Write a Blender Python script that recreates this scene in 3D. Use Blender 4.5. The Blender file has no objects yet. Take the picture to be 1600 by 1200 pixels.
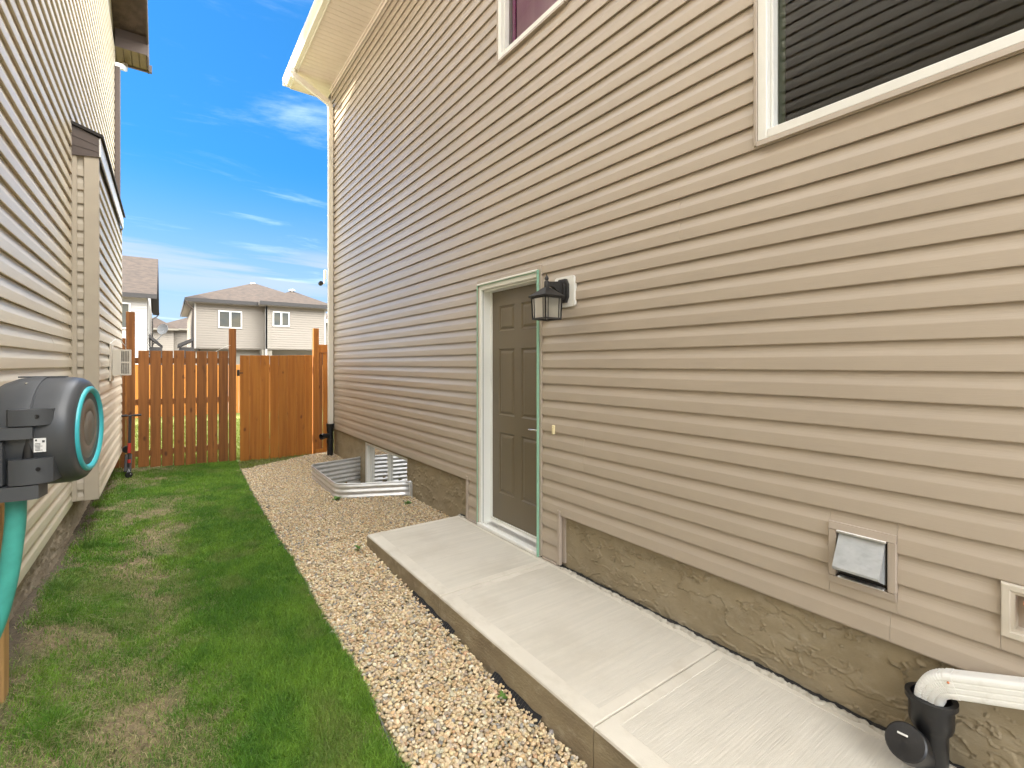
import bpy, math, random
import numpy as np
from mathutils import Vector, Matrix
R = math.radians
random.seed(7)
RNG = np.random.default_rng(11)
scn = bpy.context.scene
COL = scn.collection

# ------------------------------------------------------------------ camera
cam_d = bpy.data.cameras.new("camera")
cam = bpy.data.objects.new("camera", cam_d)
COL.objects.link(cam)
cam_d.sensor_width = 36.0
cam_d.lens = 745.0 / 1600 * 36
cam_d.shift_y = -31.0 / 1600
cam_d.clip_start = 0.05
cam_d.clip_end = 3000
cam.location = (0, 0, 1.65)
cam.rotation_euler = (R(90), 0, -R(35.986))
scn.camera = cam

# ------------------------------------------------------------------ sky, sun, exposure
SUN_DIR = Vector((-1.0, 0.5, 0.69)).normalized()
SUN_EL = math.asin(SUN_DIR.z)
SUN_AZ = math.atan2(SUN_DIR.x, SUN_DIR.y)
world = bpy.data.worlds.new("World")
scn.world = world
world.use_nodes = True
wn, wl = world.node_tree.nodes, world.node_tree.links
wn.clear()
w_out = wn.new("ShaderNodeOutputWorld")
w_bg = wn.new("ShaderNodeBackground")
w_bg.inputs["Strength"].default_value = 0.15
sky = wn.new("ShaderNodeTexSky")
sky.sky_type = 'NISHITA'
sky.sun_disc = False
sky.sun_elevation = SUN_EL
sky.sun_rotation = SUN_AZ
sky.air_density = 1.0
sky.dust_density = 0.6
sky.ozone_density = 1.6
tc = wn.new("ShaderNodeTexCoord")
# cirrus: direction projected on a high plane, streaked wisps plus unseen bright sheets added for fill
def wnode(t, **k):
    nd = wn.new(t)
    for a_, v_ in k.items(): setattr(nd, a_, v_)
    return nd
sep = wnode("ShaderNodeSeparateXYZ")
wl.new(tc.outputs["Generated"], sep.inputs[0])
zc = wnode("ShaderNodeMath", operation='MAXIMUM'); zc.inputs[1].default_value = 0.0
wl.new(sep.outputs["Z"], zc.inputs[0])
za = wnode("ShaderNodeMath", operation='ADD'); za.inputs[1].default_value = 0.12
wl.new(zc.outputs[0], za.inputs[0])
dx = wnode("ShaderNodeMath", operation='DIVIDE'); dy = wnode("ShaderNodeMath", operation='DIVIDE')
wl.new(sep.outputs["X"], dx.inputs[0]); wl.new(za.outputs[0], dx.inputs[1])
wl.new(sep.outputs["Y"], dy.inputs[0]); wl.new(za.outputs[0], dy.inputs[1])
cb = wnode("ShaderNodeCombineXYZ")
wl.new(dx.outputs[0], cb.inputs[0]); wl.new(dy.outputs[0], cb.inputs[1])
def cnoise(loc, scale, rot, nscale, detail, rough, dist):
    mp = wnode("ShaderNodeMapping")
    mp.inputs["Rotation"].default_value = (0, 0, R(rot)); mp.inputs["Location"].default_value = loc; mp.inputs["Scale"].default_value = scale
    wl.new(cb.outputs[0], mp.inputs[0])
    nz = wnode("ShaderNodeTexNoise")
    nz.inputs["Scale"].default_value = nscale; nz.inputs["Detail"].default_value = detail
    nz.inputs["Roughness"].default_value = rough; nz.inputs["Distortion"].default_value = dist
    wl.new(mp.outputs[0], nz.inputs["Vector"]); return nz.outputs["Fac"]
def cramp(fac, a_, b_, top):
    mr = wnode("ShaderNodeMapRange", interpolation_type='SMOOTHSTEP')
    mr.inputs["From Min"].default_value = a_; mr.inputs["From Max"].default_value = b_; mr.inputs["To Max"].default_value = top
    wl.new(fac, mr.inputs["Value"]); return mr.outputs[0]
def cmath(op, a_, b_):
    m_ = wnode("ShaderNodeMath", operation=op)
    for i_, q_ in enumerate((a_, b_)):
        if isinstance(q_, (int, float)): m_.inputs[i_].default_value = q_
        else: wl.new(q_, m_.inputs[i_])
    return m_.outputs[0]
FILL_SHEET_LOC = (15.1, 11.8, 0)  # bright cloud added overhead, outside the view, to fill the passage with light
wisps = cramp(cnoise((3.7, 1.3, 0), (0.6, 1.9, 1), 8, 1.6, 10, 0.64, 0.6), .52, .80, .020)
fill_sheet = cramp(cnoise(FILL_SHEET_LOC, (1, 1, 1), 0, 0.42, 2, 0.4, 0.2), .43, .60, 1.0)
fill_sheet_tex = cramp(cnoise((1.1, 7.3, 0), (0.8, 1.5, 1), 20, 1.4, 8, 0.6, 0.5), .22, .66, .95)
lowfade = wnode("ShaderNodeMapRange", interpolation_type='SMOOTHSTEP')   # keeps the added fill sheets out of the low sky
lowfade.inputs["From Min"].default_value = 0.20; lowfade.inputs["From Max"].default_value = 0.45
wl.new(sep.outputs["Z"], lowfade.inputs["Value"])
cl = cmath('MAXIMUM', wisps, cmath('MULTIPLY', cmath('MULTIPLY', fill_sheet, fill_sheet_tex), lowfade.outputs[0]))
gam = wnode("ShaderNodeGamma"); gam.inputs["Gamma"].default_value = 0.6
wl.new(sky.outputs[0], gam.inputs["Color"])
tint = wnode("ShaderNodeMixRGB", blend_type='MULTIPLY'); tint.inputs["Fac"].default_value = 1.0
tint.inputs["Color2"].default_value = (0.060, 0.27, 0.52, 1)
wl.new(gam.outputs[0], tint.inputs["Color1"])
# the low pale veil near the horizon, the same all the way round
hz = wnode("ShaderNodeMapRange", interpolation_type='SMOOTHSTEP')
hz.inputs["From Min"].default_value = 0.0; hz.inputs["From Max"].default_value = 0.36
hz.inputs["To Min"].default_value = 0.72; hz.inputs["To Max"].default_value = 0.0
wl.new(sep.outputs["Z"], hz.inputs["Value"])
# a soft low bank in the same haze
b1 = cramp(sep.outputs["Z"], .06, .15, 1.0); b2 = cramp(sep.outputs["Z"], .19, .235, 1.0)
bank = cmath('MULTIPLY', cmath('SUBTRACT', b1, b2), cramp(cnoise((9.1, 2.2, 0), (0.35, 0.9, 1), -8, 1.1, 7, .6, .4),   .32, .54, .72))
vf = cmath('MAXIMUM', hz.outputs[0], bank)
vm = wnode("ShaderNodeMixRGB")
vm.inputs["Color2"].default_value = (0.92, 1.00, 1.12, 1)
wl.new(vf, vm.inputs["Fac"]); wl.new(tint.outputs[0], vm.inputs["Color1"])
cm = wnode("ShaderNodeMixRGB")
cm.inputs["Color2"].default_value = (31.0, 30.2, 28.8, 1)  # cloud colour pushed far up so the added sheets light the passage
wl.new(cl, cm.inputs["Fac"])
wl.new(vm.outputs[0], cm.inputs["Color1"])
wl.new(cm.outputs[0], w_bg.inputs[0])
wl.new(w_bg.outputs[0], w_out.inputs[0])

sun_d = bpy.data.lights.new("sun", 'SUN')
sun_d.energy = 2.0
sun_d.angle = R(0.53)
sun_d.color = (1.0, 0.86, 0.68)
sun = bpy.data.objects.new("sun", sun_d)
COL.objects.link(sun)
sun.location = (-30, 15, 20)
sun.rotation_euler = SUN_DIR.to_track_quat('Z', 'Y').to_euler()

scn.view_settings.view_transform = 'Standard'
scn.view_settings.look = 'None'
scn.view_settings.gamma = 1
scn.view_settings.use_curve_mapping = False
scn.view_settings.exposure = 2.6
scn.render.engine = 'CYCLES'
scn.cycles.max_bounces = 10
scn.cycles.diffuse_bounces = 6

# ------------------------------------------------------------------ materials
MATS = {}
def mat(name, col, rough=0.6, col2=None, scale=(8, 8, 8), bump=0.0, bscale=(60, 60, 60), metal=0.0,
        detail=4, ramp=(0.35, 0.65), spec=0.5, jitter=0.0, attr=None, trans=0.0, coat=0.0, bdetail=5, bdist=0.004,
        grime=None, knots=None):
    """principled with position-based noise: colour variation between col and col2, fine bump,
    per-object jitter, optional third 'grime' (colour, scale, lo, hi, amount)"""
    if name in MATS: return MATS[name]
    m = bpy.data.materials.new(name); m.use_nodes = True
    n, l = m.node_tree.nodes, m.node_tree.links
    b = n["Principled BSDF"]
    b.inputs["Roughness"].default_value = rough
    b.inputs["Metallic"].default_value = metal
    b.inputs["Specular IOR Level"].default_value = spec
    if coat: b.inputs["Coat Weight"].default_value = coat
    geo = n.new("ShaderNodeNewGeometry")
    col_out = None
    if attr:
        a = n.new("ShaderNodeAttribute"); a.attribute_name = attr
        col_out = a.outputs["Color"]
    else:
        if col2 is None: col2 = tuple(c * 0.9 for c in col)
        mpn = n.new("ShaderNodeMapping"); mpn.inputs["Scale"].default_value = scale
        l.new(geo.outputs["Position"], mpn.inputs[0])
        nz = n.new("ShaderNodeTexNoise"); nz.inputs["Scale"].default_value = 1; nz.inputs["Detail"].default_value = detail
        l.new(mpn.outputs[0], nz.inputs["Vector"])
        rp = n.new("ShaderNodeValToRGB")
        rp.color_ramp.elements[0].position = ramp[0]; rp.color_ramp.elements[0].color = (*col, 1)
        rp.color_ramp.elements[1].position = ramp[1]; rp.color_ramp.elements[1].color = (*col2, 1)
        l.new(nz.outputs["Fac"], rp.inputs[0])
        col_out = rp.outputs[0]
    if grime:
        gc, gs, lo, hi, amt = grime
        mg = n.new("ShaderNodeMapping"); mg.inputs["Scale"].default_value = gs
        l.new(geo.outputs["Position"], mg.inputs[0])
        ng = n.new("ShaderNodeTexNoise"); ng.inputs["Scale"].default_value = 1; ng.inputs["Detail"].default_value = 8
        ng.inputs["Roughness"].default_value = 0.65
        l.new(mg.outputs[0], ng.inputs["Vector"])
        r2 = n.new("ShaderNodeMapRange")
        r2.inputs["From Min"].default_value = lo; r2.inputs["From Max"].default_value = hi
        r2.inputs["To Max"].default_value = amt
        l.new(ng.outputs["Fac"], r2.inputs["Value"])
        mx = n.new("ShaderNodeMixRGB"); mx.inputs["Color2"].default_value = (*gc, 1)
        l.new(r2.outputs[0], mx.inputs["Fac"]); l.new(col_out, mx.inputs["Color1"])
        col_out = mx.outputs[0]
    if knots:
        mk = n.new("ShaderNodeMapping"); mk.inputs["Scale"].default_value = (5.2, 5.2, 2.6)
        nd_ = n.new("ShaderNodeTexNoise"); nd_.inputs["Scale"].default_value = 9
        l.new(geo.outputs["Position"], nd_.inputs["Vector"])
        ad = n.new("ShaderNodeVectorMath"); ad.operation = 'MULTIPLY_ADD'; ad.inputs[1].default_value = (.02, .02, .05)
        l.new(nd_.outputs["Color"], ad.inputs[0]); l.new(geo.outputs["Position"], ad.inputs[2])
        l.new(ad.outputs[0], mk.inputs[0])
        vo = n.new("ShaderNodeTexVoronoi"); vo.inputs["Scale"].default_value = 1.0
        l.new(mk.outputs[0], vo.inputs["Vector"])
        rk = n.new("ShaderNodeMapRange"); rk.inputs["From Min"].default_value = .13; rk.inputs["From Max"].default_value = .05; rk.inputs["To Max"].default_value = .85
        l.new(vo.outputs["Distance"], rk.inputs["Value"])
        mxk = n.new("ShaderNodeMixRGB"); mxk.inputs["Color2"].default_value = (*knots, 1)
        l.new(rk.outputs[0], mxk.inputs["Fac"]); l.new(col_out, mxk.inputs["Color1"]); col_out = mxk.outputs[0]
    if jitter:
        oi = n.new("ShaderNodeObjectInfo")
        mr = n.new("ShaderNodeMapRange")
        mr.inputs["To Min"].default_value = 1 - jitter; mr.inputs["To Max"].default_value = 1 + jitter
        l.new(oi.outputs["Random"], mr.inputs["Value"])
        hs = n.new("ShaderNodeHueSaturation")
        l.new(mr.outputs[0], hs.inputs["Value"]); l.new(col_out, hs.inputs["Color"])
        col_out = hs.outputs[0]
    l.new(col_out, b.inputs["Base Color"])
    if bump:
        mb = n.new("ShaderNodeMapping"); mb.inputs["Scale"].default_value = bscale
        l.new(geo.outputs["Position"], mb.inputs[0])
        nb = n.new("ShaderNodeTexNoise"); nb.inputs["Scale"].default_value = 1; nb.inputs["Detail"].default_value = bdetail
        l.new(mb.outputs[0], nb.inputs["Vector"])
        bp = n.new("ShaderNodeBump"); bp.inputs["Strength"].default_value = bump; bp.inputs["Distance"].default_value = bdist
        l.new(nb.outputs["Fac"], bp.inputs["Height"])
        l.new(bp.outputs[0], b.inputs["Normal"])
    if trans:
        tr = n.new("ShaderNodeBsdfTranslucent"); l.new(col_out, tr.inputs["Color"])
        ms = n.new("ShaderNodeMixShader"); ms.inputs[0].default_value = trans
        l.new(b.outputs[0], ms.inputs[1]); l.new(tr.outputs[0], ms.inputs[2])
        l.new(ms.outputs[0], n["Material Output"].inputs[0])
    MATS[name] = m
    return m

VINYL = mat("vinyl_tan", (0.435, 0.367, 0.292), 0.34, (0.417, 0.352, 0.280), (1.2, 0.7, 1.6), bump=0.25, bscale=(260, 9, 420), jitter=0.015, bdist=0.0015,
            grime=((0.345, 0.29, 0.23), (1.6, 0.7, 2.2), 0.5, 0.78, 0.5), spec=0.7)
VINYL_L = mat("vinyl_cream", (0.68, 0.615, 0.50), 0.34, (0.65, 0.59, 0.475), (1.2, 0.7, 1.6), bump=0.25, bscale=(260, 9, 420), jitter=0.02, bdist=0.0015,
              grime=((0.50, 0.41, 0.30), (2.0, 0.6, 3.0), 0.5, 0.8, 0.4))
TRIM = mat("trim_tan", (0.425, 0.36, 0.295), 0.42, (0.405, 0.343, 0.28))
TRIM_L = mat("trim_khaki", (0.42, 0.365, 0.28), 0.5, (0.40, 0.345, 0.265), bump=0.1, bscale=(40, 40, 6), bdist=0.002)
WHITE = mat("white_vinyl", (0.80, 0.80, 0.76), 0.35, (0.76, 0.76, 0.72))
WHITE_M = mat("white_metal", (0.84, 0.84, 0.80), 0.35, (0.79, 0.79, 0.75), (5, 5, 9), grime=((0.5, 0.46, 0.38), (14, 14, 14), 0.55, 0.8, 0.5))
WHITE_J = mat("white_painted_jamb", (0.86, 0.87, 0.82), 0.45, (0.83, 0.84, 0.79), (3, 3, 1.5))
MINT = mat("mint_film", (0.28, 0.52, 0.37), 0.35, (0.25, 0.47, 0.34), (3, 3, 14))
DOORM = mat("door_paint_taupe", (0.160, 0.130, 0.084), 0.42, (0.147, 0.120, 0.078), (2, 2, 2), bump=0.3, bscale=(30, 70, 6), bdist=0.001)
BLACKM = mat("black_textured_metal", (0.022, 0.021, 0.02), 0.55, (0.03, 0.028, 0.026), (60, 60, 60), bump=0.5, bscale=(500, 500, 500), bdist=0.001)
BLACKP = mat("black_abs_plastic", (0.010, 0.010, 0.011), 0.36, (0.015, 0.015, 0.016), (20, 20, 20), grime=((0.07, 0.066, 0.058), (24, 24, 16), 0.56, 0.8, 0.5))
GALV = mat("galvanised_steel", (0.74, 0.74, 0.73), 0.38, (0.64, 0.65, 0.65), (14, 14, 30), metal=0.6, bump=0.12, bscale=(50, 50, 50), bdist=0.001,
           grime=((0.42, 0.41, 0.38), (7, 7, 22), 0.5, 0.75, 0.4))
GALV_M = mat("vent_hood_metal", (0.46, 0.48, 0.49), 0.45, (0.40, 0.42, 0.43), (20, 20, 30), metal=0.35, grime=((0.2, 0.2, 0.2), (20, 20, 40), 0.5, 0.8, 0.4))
ALU = mat("brushed_aluminium", (0.72, 0.71, 0.69), 0.35, (0.62, 0.61, 0.60), (5, 90, 5), metal=0.7)
CHROME = mat("satin_nickel", (0.75, 0.73, 0.70), 0.2, (0.7, 0.68, 0.65), metal=1.0)
COPPER = mat("copper", (0.66, 0.27, 0.13), 0.4, (0.50, 0.19, 0.09), (60, 60, 60), metal=0.35)
BEIGE_P = mat("beige_plastic", (0.60, 0.55, 0.46), 0.45, (0.56, 0.51, 0.43))
PARGE = mat("parging_olive", (0.325, 0.268, 0.175), 0.9, (0.255, 0.208, 0.13), (5, 3.2, 7), bump=0.5, bscale=(190, 190, 190), bdetail=8, bdist=0.0025,
            grime=((0.36, 0.31, 0.225), (9, 9, 14), 0.5, 0.75, 0.8))
PARGE_L = mat("parging_cream", (0.36, 0.30, 0.22), 0.9, (0.28, 0.23, 0.165), (5, 5, 8), bump=0.7, bscale=(90, 90, 90), bdetail=8, bdist=0.004)
MORTAR = mat("pale_crumbled_mortar", (0.50, 0.47, 0.40), 0.9, (0.36, 0.33, 0.27), (30, 30, 30), bump=0.8, bscale=(140, 140, 140))
JOINT = mat("black_joint_filler", (0.012, 0.011, 0.010), 0.9, (0.02, 0.018, 0.016), (30, 30, 30))
CONC = mat("concrete_broomed", (0.580, 0.540, 0.458), 0.85, (0.505, 0.475, 0.405), (2.2, 46, 3), bump=0.9, bscale=(7, 170, 60), bdist=0.003, detail=5, ramp=(0.25, 0.75),
           grime=((0.40, 0.36, 0.285), (2.4, 2.8, 4), 0.46, 0.78, 0.6))
CONC_T = mat("concrete_trowelled", (0.60, 0.56, 0.475), 0.75, (0.55, 0.51, 0.43), (3, 3, 3), bump=0.5, bscale=(120, 120, 120), bdist=0.001, detail=7,
             grime=((0.40, 0.355, 0.275), (6, 4, 6), 0.5, 0.75, 0.6))
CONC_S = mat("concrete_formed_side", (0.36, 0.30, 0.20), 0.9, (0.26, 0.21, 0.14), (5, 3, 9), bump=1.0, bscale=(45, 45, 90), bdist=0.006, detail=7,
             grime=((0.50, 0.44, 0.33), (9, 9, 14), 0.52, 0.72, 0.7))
WOOD = mat("cedar_stained", (0.31, 0.118, 0.027), 0.7, (0.19, 0.068, 0.014), (26, 26, 1.1), bump=0.6, bscale=(120, 120, 5), bdist=0.002, jitter=0.17, knots=(0.075, 0.022, 0.006), detail=6,
           grime=((0.10, 0.035, 0.012), (13, 13, 3.5), 0.60, 0.74, 0.85))
WOOD_G = mat("cedar_gate_orange", (0.48, 0.185, 0.026), 0.7, (0.36, 0.122, 0.015), (24, 24, 1.0), bump=0.5, bscale=(120, 120, 5), bdist=0.002, jitter=0.12, knots=(0.15, 0.045, 0.009), detail=6,
             grime=((0.17, 0.055, 0.015), (14, 14, 4.5), 0.61, 0.74, 0.8))
WOOD_P = mat("pine_raw", (0.52, 0.31, 0.12), 0.7, (0.42, 0.24, 0.09), (30, 30, 2), bump=0.3, bscale=(120, 120, 5))
BROWN = mat("brown_aluminium", (0.085, 0.062, 0.05), 0.42, (0.075, 0.055, 0.045), (4, 4, 4))
BROWN_S = mat("brown_soffit", (0.16, 0.115, 0.06), 0.6, (0.13, 0.095, 0.05), (8, 8, 8))
SOFFIT = mat("soffit_cream", (0.78, 0.69, 0.62), 0.55, (0.74, 0.65, 0.585), (2, 2, 2), grime=((0.5, 0.42, 0.32), (3, 3, 3), 0.55, 0.8, 0.3))
GUTTER = mat("gutter_cream", (0.80, 0.76, 0.67), 0.4, (0.77, 0.73, 0.64), (3, 3, 3))
SHINGLE = mat("asphalt_shingle_brown", (0.115, 0.082, 0.062), 0.95, (0.075, 0.055, 0.043), (9, 9, 9), bump=0.6, bscale=(60, 60, 60), bdist=0.01, jitter=0.05)
SHINGLE_B = mat("asphalt_shingle_tan", (0.050, 0.034, 0.024), 0.95, (0.027, 0.019, 0.014), (3.5, 3.5, 9), bump=0.6, bscale=(12, 12, 40), bdist=0.02, detail=7)
SHINGLE_K = mat("shingle_edge_dark", (0.03, 0.026, 0.024), 0.95)
GREYT = mat("grey_eave_metal", (0.035, 0.032, 0.030), 0.6)
FAR_S = mat("far_siding_beige", (0.235, 0.208, 0.170), 0.6, (0.225, 0.199, 0.162), (1, 1, 1))
FAR_W = mat("far_siding_white", (0.42, 0.405, 0.375), 0.6, (0.40, 0.385, 0.355), (1, 1, 1))
FAR_C = mat("far_siding_cream", (0.22, 0.20, 0.155), 0.6, (0.21, 0.19, 0.147), (1, 1, 1))
REEL = mat("reel_charcoal_plastic", (0.050, 0.054, 0.059), 0.40, (0.056, 0.060, 0.065), (12, 12, 12), bump=0.25, bscale=(700, 700, 700), bdist=0.0006)
REEL_G = mat("reel_brown_grey_disc", (0.155, 0.135, 0.115), 0.38, (0.145, 0.127, 0.108), (12, 12, 12), bump=0.2, bscale=(700, 700, 700), bdist=0.0006)
TURQ = mat("turquoise_plastic", (0.045, 0.42, 0.46), 0.35, (0.04, 0.39, 0.43), (12, 12, 12))
HOSE = mat("teal_hose", (0.055, 0.36, 0.30), 0.5, (0.045, 0.30, 0.25), (20, 20, 20), bump=0.3, bscale=(420, 420, 420), bdist=0.001)
LABELM = mat("paper_label", (0.72, 0.72, 0.70), 0.6, (0.66, 0.66, 0.65), (30, 30, 30))
PRINT = mat("black_print", (0.05, 0.05, 0.05), 0.7)
CHIP = mat("pale_yellow_block", (0.80, 0.70, 0.42), 0.5, (0.72, 0.62, 0.36), (60, 60, 60))
PINK = mat("magenta_curtain", (0.62, 0.13, 0.45), 0.8, (0.45, 0.08, 0.33), (10, 10, 1))
PINKL = mat("pale_pink_curtain", (0.80, 0.50, 0.72), 0.8, (0.72, 0.42, 0.64), (10, 10, 1))
ROOM = mat("dark_room", (0.05, 0.045, 0.04), 0.9)
BLIND = mat("grey_blind", (0.25, 0.235, 0.22), 0.7)
RED = mat("red_paint", (0.45, 0.03, 0.02), 0.4)
EDGE_P = mat("grey_edging_plastic", (0.09, 0.09, 0.085), 0.6, (0.14, 0.135, 0.125), (9, 9, 9))
FABRIC = mat("black_landscape_fabric", (0.014, 0.014, 0.015), 0.9)
PEBBLE = mat("river_pebble", (1, 1, 1), 0.62, attr="tint", bump=0.25, bscale=(160, 160, 160), bdist=0.001)
GRASSM = mat("grass_blade", (1, 1, 1), 0.55, attr="tint", trans=0.35)
LEAF = mat("weed_leaf", (0.10, 0.20, 0.03), 0.5, (0.13, 0.25, 0.045), (90, 90, 90), trans=0.3)

def glass_mat(name, base, rough=0.02, refl=1.0, seethru=0.0):
    m = bpy.data.materials.new(name); m.use_nodes = True
    n, l = m.node_tree.nodes, m.node_tree.links
    out = n["Material Output"]; n.remove(n["Principled BSDF"])
    fr = n.new("ShaderNodeFresnel"); fr.inputs["IOR"].default_value = 1.6
    gl = n.new("ShaderNodeBsdfGlossy"); gl.inputs["Roughness"].default_value = rough
    tr = n.new("ShaderNodeBsdfTransparent"); tr.inputs["Color"].default_value = (*base, 1)
    mx = n.new("ShaderNodeMixShader")
    mm = n.new("ShaderNodeMath"); mm.operation = 'MULTIPLY'; mm.inputs[1].default_value = refl; mm.use_clamp = True
    l.new(fr.outputs[0], mm.inputs[0]); l.new(mm.outputs[0], mx.inputs[0])
    l.new(tr.outputs[0], mx.inputs[1]); l.new(gl.outputs[0], mx.inputs[2])
    # faint waviness of float glass
    geo = n.new("ShaderNodeNewGeometry"); nz = n.new("ShaderNodeTexNoise"); nz.inputs["Scale"].default_value = 2.5
    bp = n.new("ShaderNodeBump"); bp.inputs["Strength"].default_value = 0.018; bp.inputs["Distance"].default_value = 0.02
    l.new(geo.outputs["Position"], nz.inputs["Vector"]); l.new(nz.outputs["Fac"], bp.inputs["Height"]); l.new(bp.outputs[0], gl.inputs["Normal"])
    l.new(mx.outputs[0], out.inputs[0])
    return m
GLASS = glass_mat("window_glass", (0.62, 0.64, 0.60), 0.01, .85)
GLASS_L = glass_mat("lantern_seeded_glass", (0.93, 0.92, 0.86), 0.08, 1.4)
def seeded(m):
    n, l = m.node_tree.nodes, m.node_tree.links
    out = n["Material Output"]; src = out.inputs[0].links[0].from_socket
    df = n.new("ShaderNodeBsdfTranslucent"); df.inputs["Color"].default_value = (.80, .78, .70, 1)
    dd = n.new("ShaderNodeBsdfDiffuse"); dd.inputs["Color"].default_value = (.70, .68, .60, 1)
    m1 = n.new("ShaderNodeMixShader"); m1.inputs[0].default_value = .5; l.new(df.outputs[0], m1.inputs[1]); l.new(dd.outputs[0], m1.inputs[2])
    m2 = n.new("ShaderNodeMixShader"); m2.inputs[0].default_value = .38; l.new(src, m2.inputs[1]); l.new(m1.outputs[0], m2.inputs[2]); l.new(m2.outputs[0], out.inputs[0])
seeded(GLASS_L)
GLASS_B = glass_mat("basement_glass", (0.5, 0.5, 0.5), 0.02, 3.2)

# ------------------------------------------------------------------ mesh helpers
class MB:
    def __init__(s): s.v = []; s.f = []; s.mi = []; s.cur = 0
    def add(s, vs, fs):
        o = len(s.v); s.v += [tuple(v) for v in vs]
        for f in fs: s.f.append(tuple(i + o for i in f)); s.mi.append(s.cur)
        return s
    def box(s, x0, x1, y0, y1, z0, z1, b=0.0, M=None):
        if x0 > x1: x0, x1 = x1, x0
        if y0 > y1: y0, y1 = y1, y0
        if z0 > z1: z0, z1 = z1, z0
        b = min(b, (x1 - x0) * .45, (y1 - y0) * .45, (z1 - z0) * .45)
        if b <= 0:
            vs = [(x, y, z) for x in (x0, x1) for y in (y0, y1) for z in (z0, z1)]
            fs = [(0, 1, 3, 2), (4, 6, 7, 5), (0, 4, 5, 1), (2, 3, 7, 6), (0, 2, 6, 4), (1, 5, 7, 3)]
        else:
            vs = []; idx = {}
            for i, x in enumerate((x0, x1)):
                for j, y in enumerate((y0, y1)):
                    for k, z in enumerate((z0, z1)):
                        sx, sy, sz = 1 - 2 * i, 1 - 2 * j, 1 - 2 * k
                        idx[i, j, k] = len(vs)
                        vs += [(x, y + sy * b, z + sz * b), (x + sx * b, y, z + sz * b), (x + sx * b, y + sy * b, z)]
            I = lambda i, j, k, a: idx[i, j, k] + a
            fs = []
            for i in (0, 1): fs.append([I(i, 0, 0, 0), I(i, 0, 1, 0), I(i, 1, 1, 0), I(i, 1, 0, 0)][::1 if i == 0 else -1])
            for j in (0, 1): fs.append([I(0, j, 0, 1), I(1, j, 0, 1), I(1, j, 1, 1), I(0, j, 1, 1)][::1 if j == 0 else -1])
            for k in (0, 1): fs.append([I(0, 0, k, 2), I(0, 1, k, 2), I(1, 1, k, 2), I(1, 0, k, 2)][::1 if k == 0 else -1])
            for i in (0, 1):
                for j in (0, 1): fs.append([I(i, j, 0, 0), I(i, j, 1, 0), I(i, j, 1, 1), I(i, j, 0, 1)][::-1 if (i ^ j) == 0 else 1])
                for k in (0, 1): fs.append([I(i, 0, k, 0), I(i, 1, k, 0), I(i, 1, k, 2), I(i, 0, k, 2)][::-1 if (i ^ k) else 1])
            for j in (0, 1):
                for k in (0, 1): fs.append([I(0, j, k, 1), I(1, j, k, 1), I(1, j, k, 2), I(0, j, k, 2)][::-1 if (j ^ k) == 0 else 1])
            for i in (0, 1):
                for j in (0, 1):
                    for k in (0, 1): fs.append([I(i, j, k, 0), I(i, j, k, 1), I(i, j, k, 2)])
        if M is not None: vs = [tuple(M @ Vector(v)) for v in vs]
        return s.add(vs, fs)
    def lathe(s, prof, n=24, M=None, cap=True):
        """prof: (radius, height) list round local z"""
        vs = []; fs = []
        for r, h in prof:
            for i in range(n):
                a = 2 * math.pi * i / n
                vs.append((r * math.cos(a), r * math.sin(a), h))
        for j in range(len(prof) - 1):
            for i in range(n):
                fs.append((j * n + i, j * n + (i + 1) % n, (j + 1) * n + (i + 1) % n, (j + 1) * n + i))
        if cap:
            fs.append(tuple(range(n))[::-1]); fs.append(tuple(range((len(prof) - 1) * n, len(prof) * n)))
        if M is not None: vs = [tuple(M @ Vector(v)) for v in vs]
        return s.add(vs, fs)
    def tube(s, pts, r, n=12, sect=None, closed_caps=True, up=(0, 0, 1)):
        """sweep a circle (or section list of (a,b)) along pts"""
        pts = [Vector(p) for p in pts]
        if sect is None:
            rr = r if isinstance(r, (list, tuple)) else [r] * len(pts)
            sect = [(math.cos(2 * math.pi * i / n), math.sin(2 * math.pi * i / n)) for i in range(n)]
        else: rr = r if isinstance(r, (list, tuple)) else [r] * len(pts)
        n = len(sect); vs = []; fs = []
        prev = None
        for i, p in enumerate(pts):
            t = (pts[min(i + 1, len(pts) - 1)] - pts[max(i - 1, 0)]).normalized()
            if prev is None:
                u = Vector(up)
                if abs(u.dot(t)) > .95: u = Vector((0, 1, 0))
                a = u.cross(t).normalized()
            else: a = (prev - t * prev.dot(t)).normalized()
            prev = a
            b2 = t.cross(a)
            for (ca, cb_) in sect: vs.append(tuple(p + (a * ca + b2 * cb_) * rr[i]))
        for j in range(len(pts) - 1):
            for i in range(n): fs.append((j * n + i, j * n + (i + 1) % n, (j + 1) * n + (i + 1) % n, (j + 1) * n + i))
        if closed_caps:
            fs.append(tuple(range(n))[::-1]); fs.append(tuple(range((len(pts) - 1) * n, len(pts) * n)))
        return s.add(vs, fs)
    def extr(s, poly, axis, a0, a1):
        """extrude closed 2D polygon along an axis ('x': poly=(y,z), 'y': (x,z), 'z': (x,y))"""
        mk = {'x': lambda p, a: (a, p[0], p[1]), 'y': lambda p, a: (p[0], a, p[1]), 'z': lambda p, a: (p[0], p[1], a)}[axis]
        n = len(poly)
        vs = [mk(p, a0) for p in poly] + [mk(p, a1) for p in poly]
        fs = [(i, (i + 1) % n, n + (i + 1) % n, n + i) for i in range(n)]
        fs += [tuple(range(n))[::-1], tuple(range(n, 2 * n))]
        return s.add(vs, fs)
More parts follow.
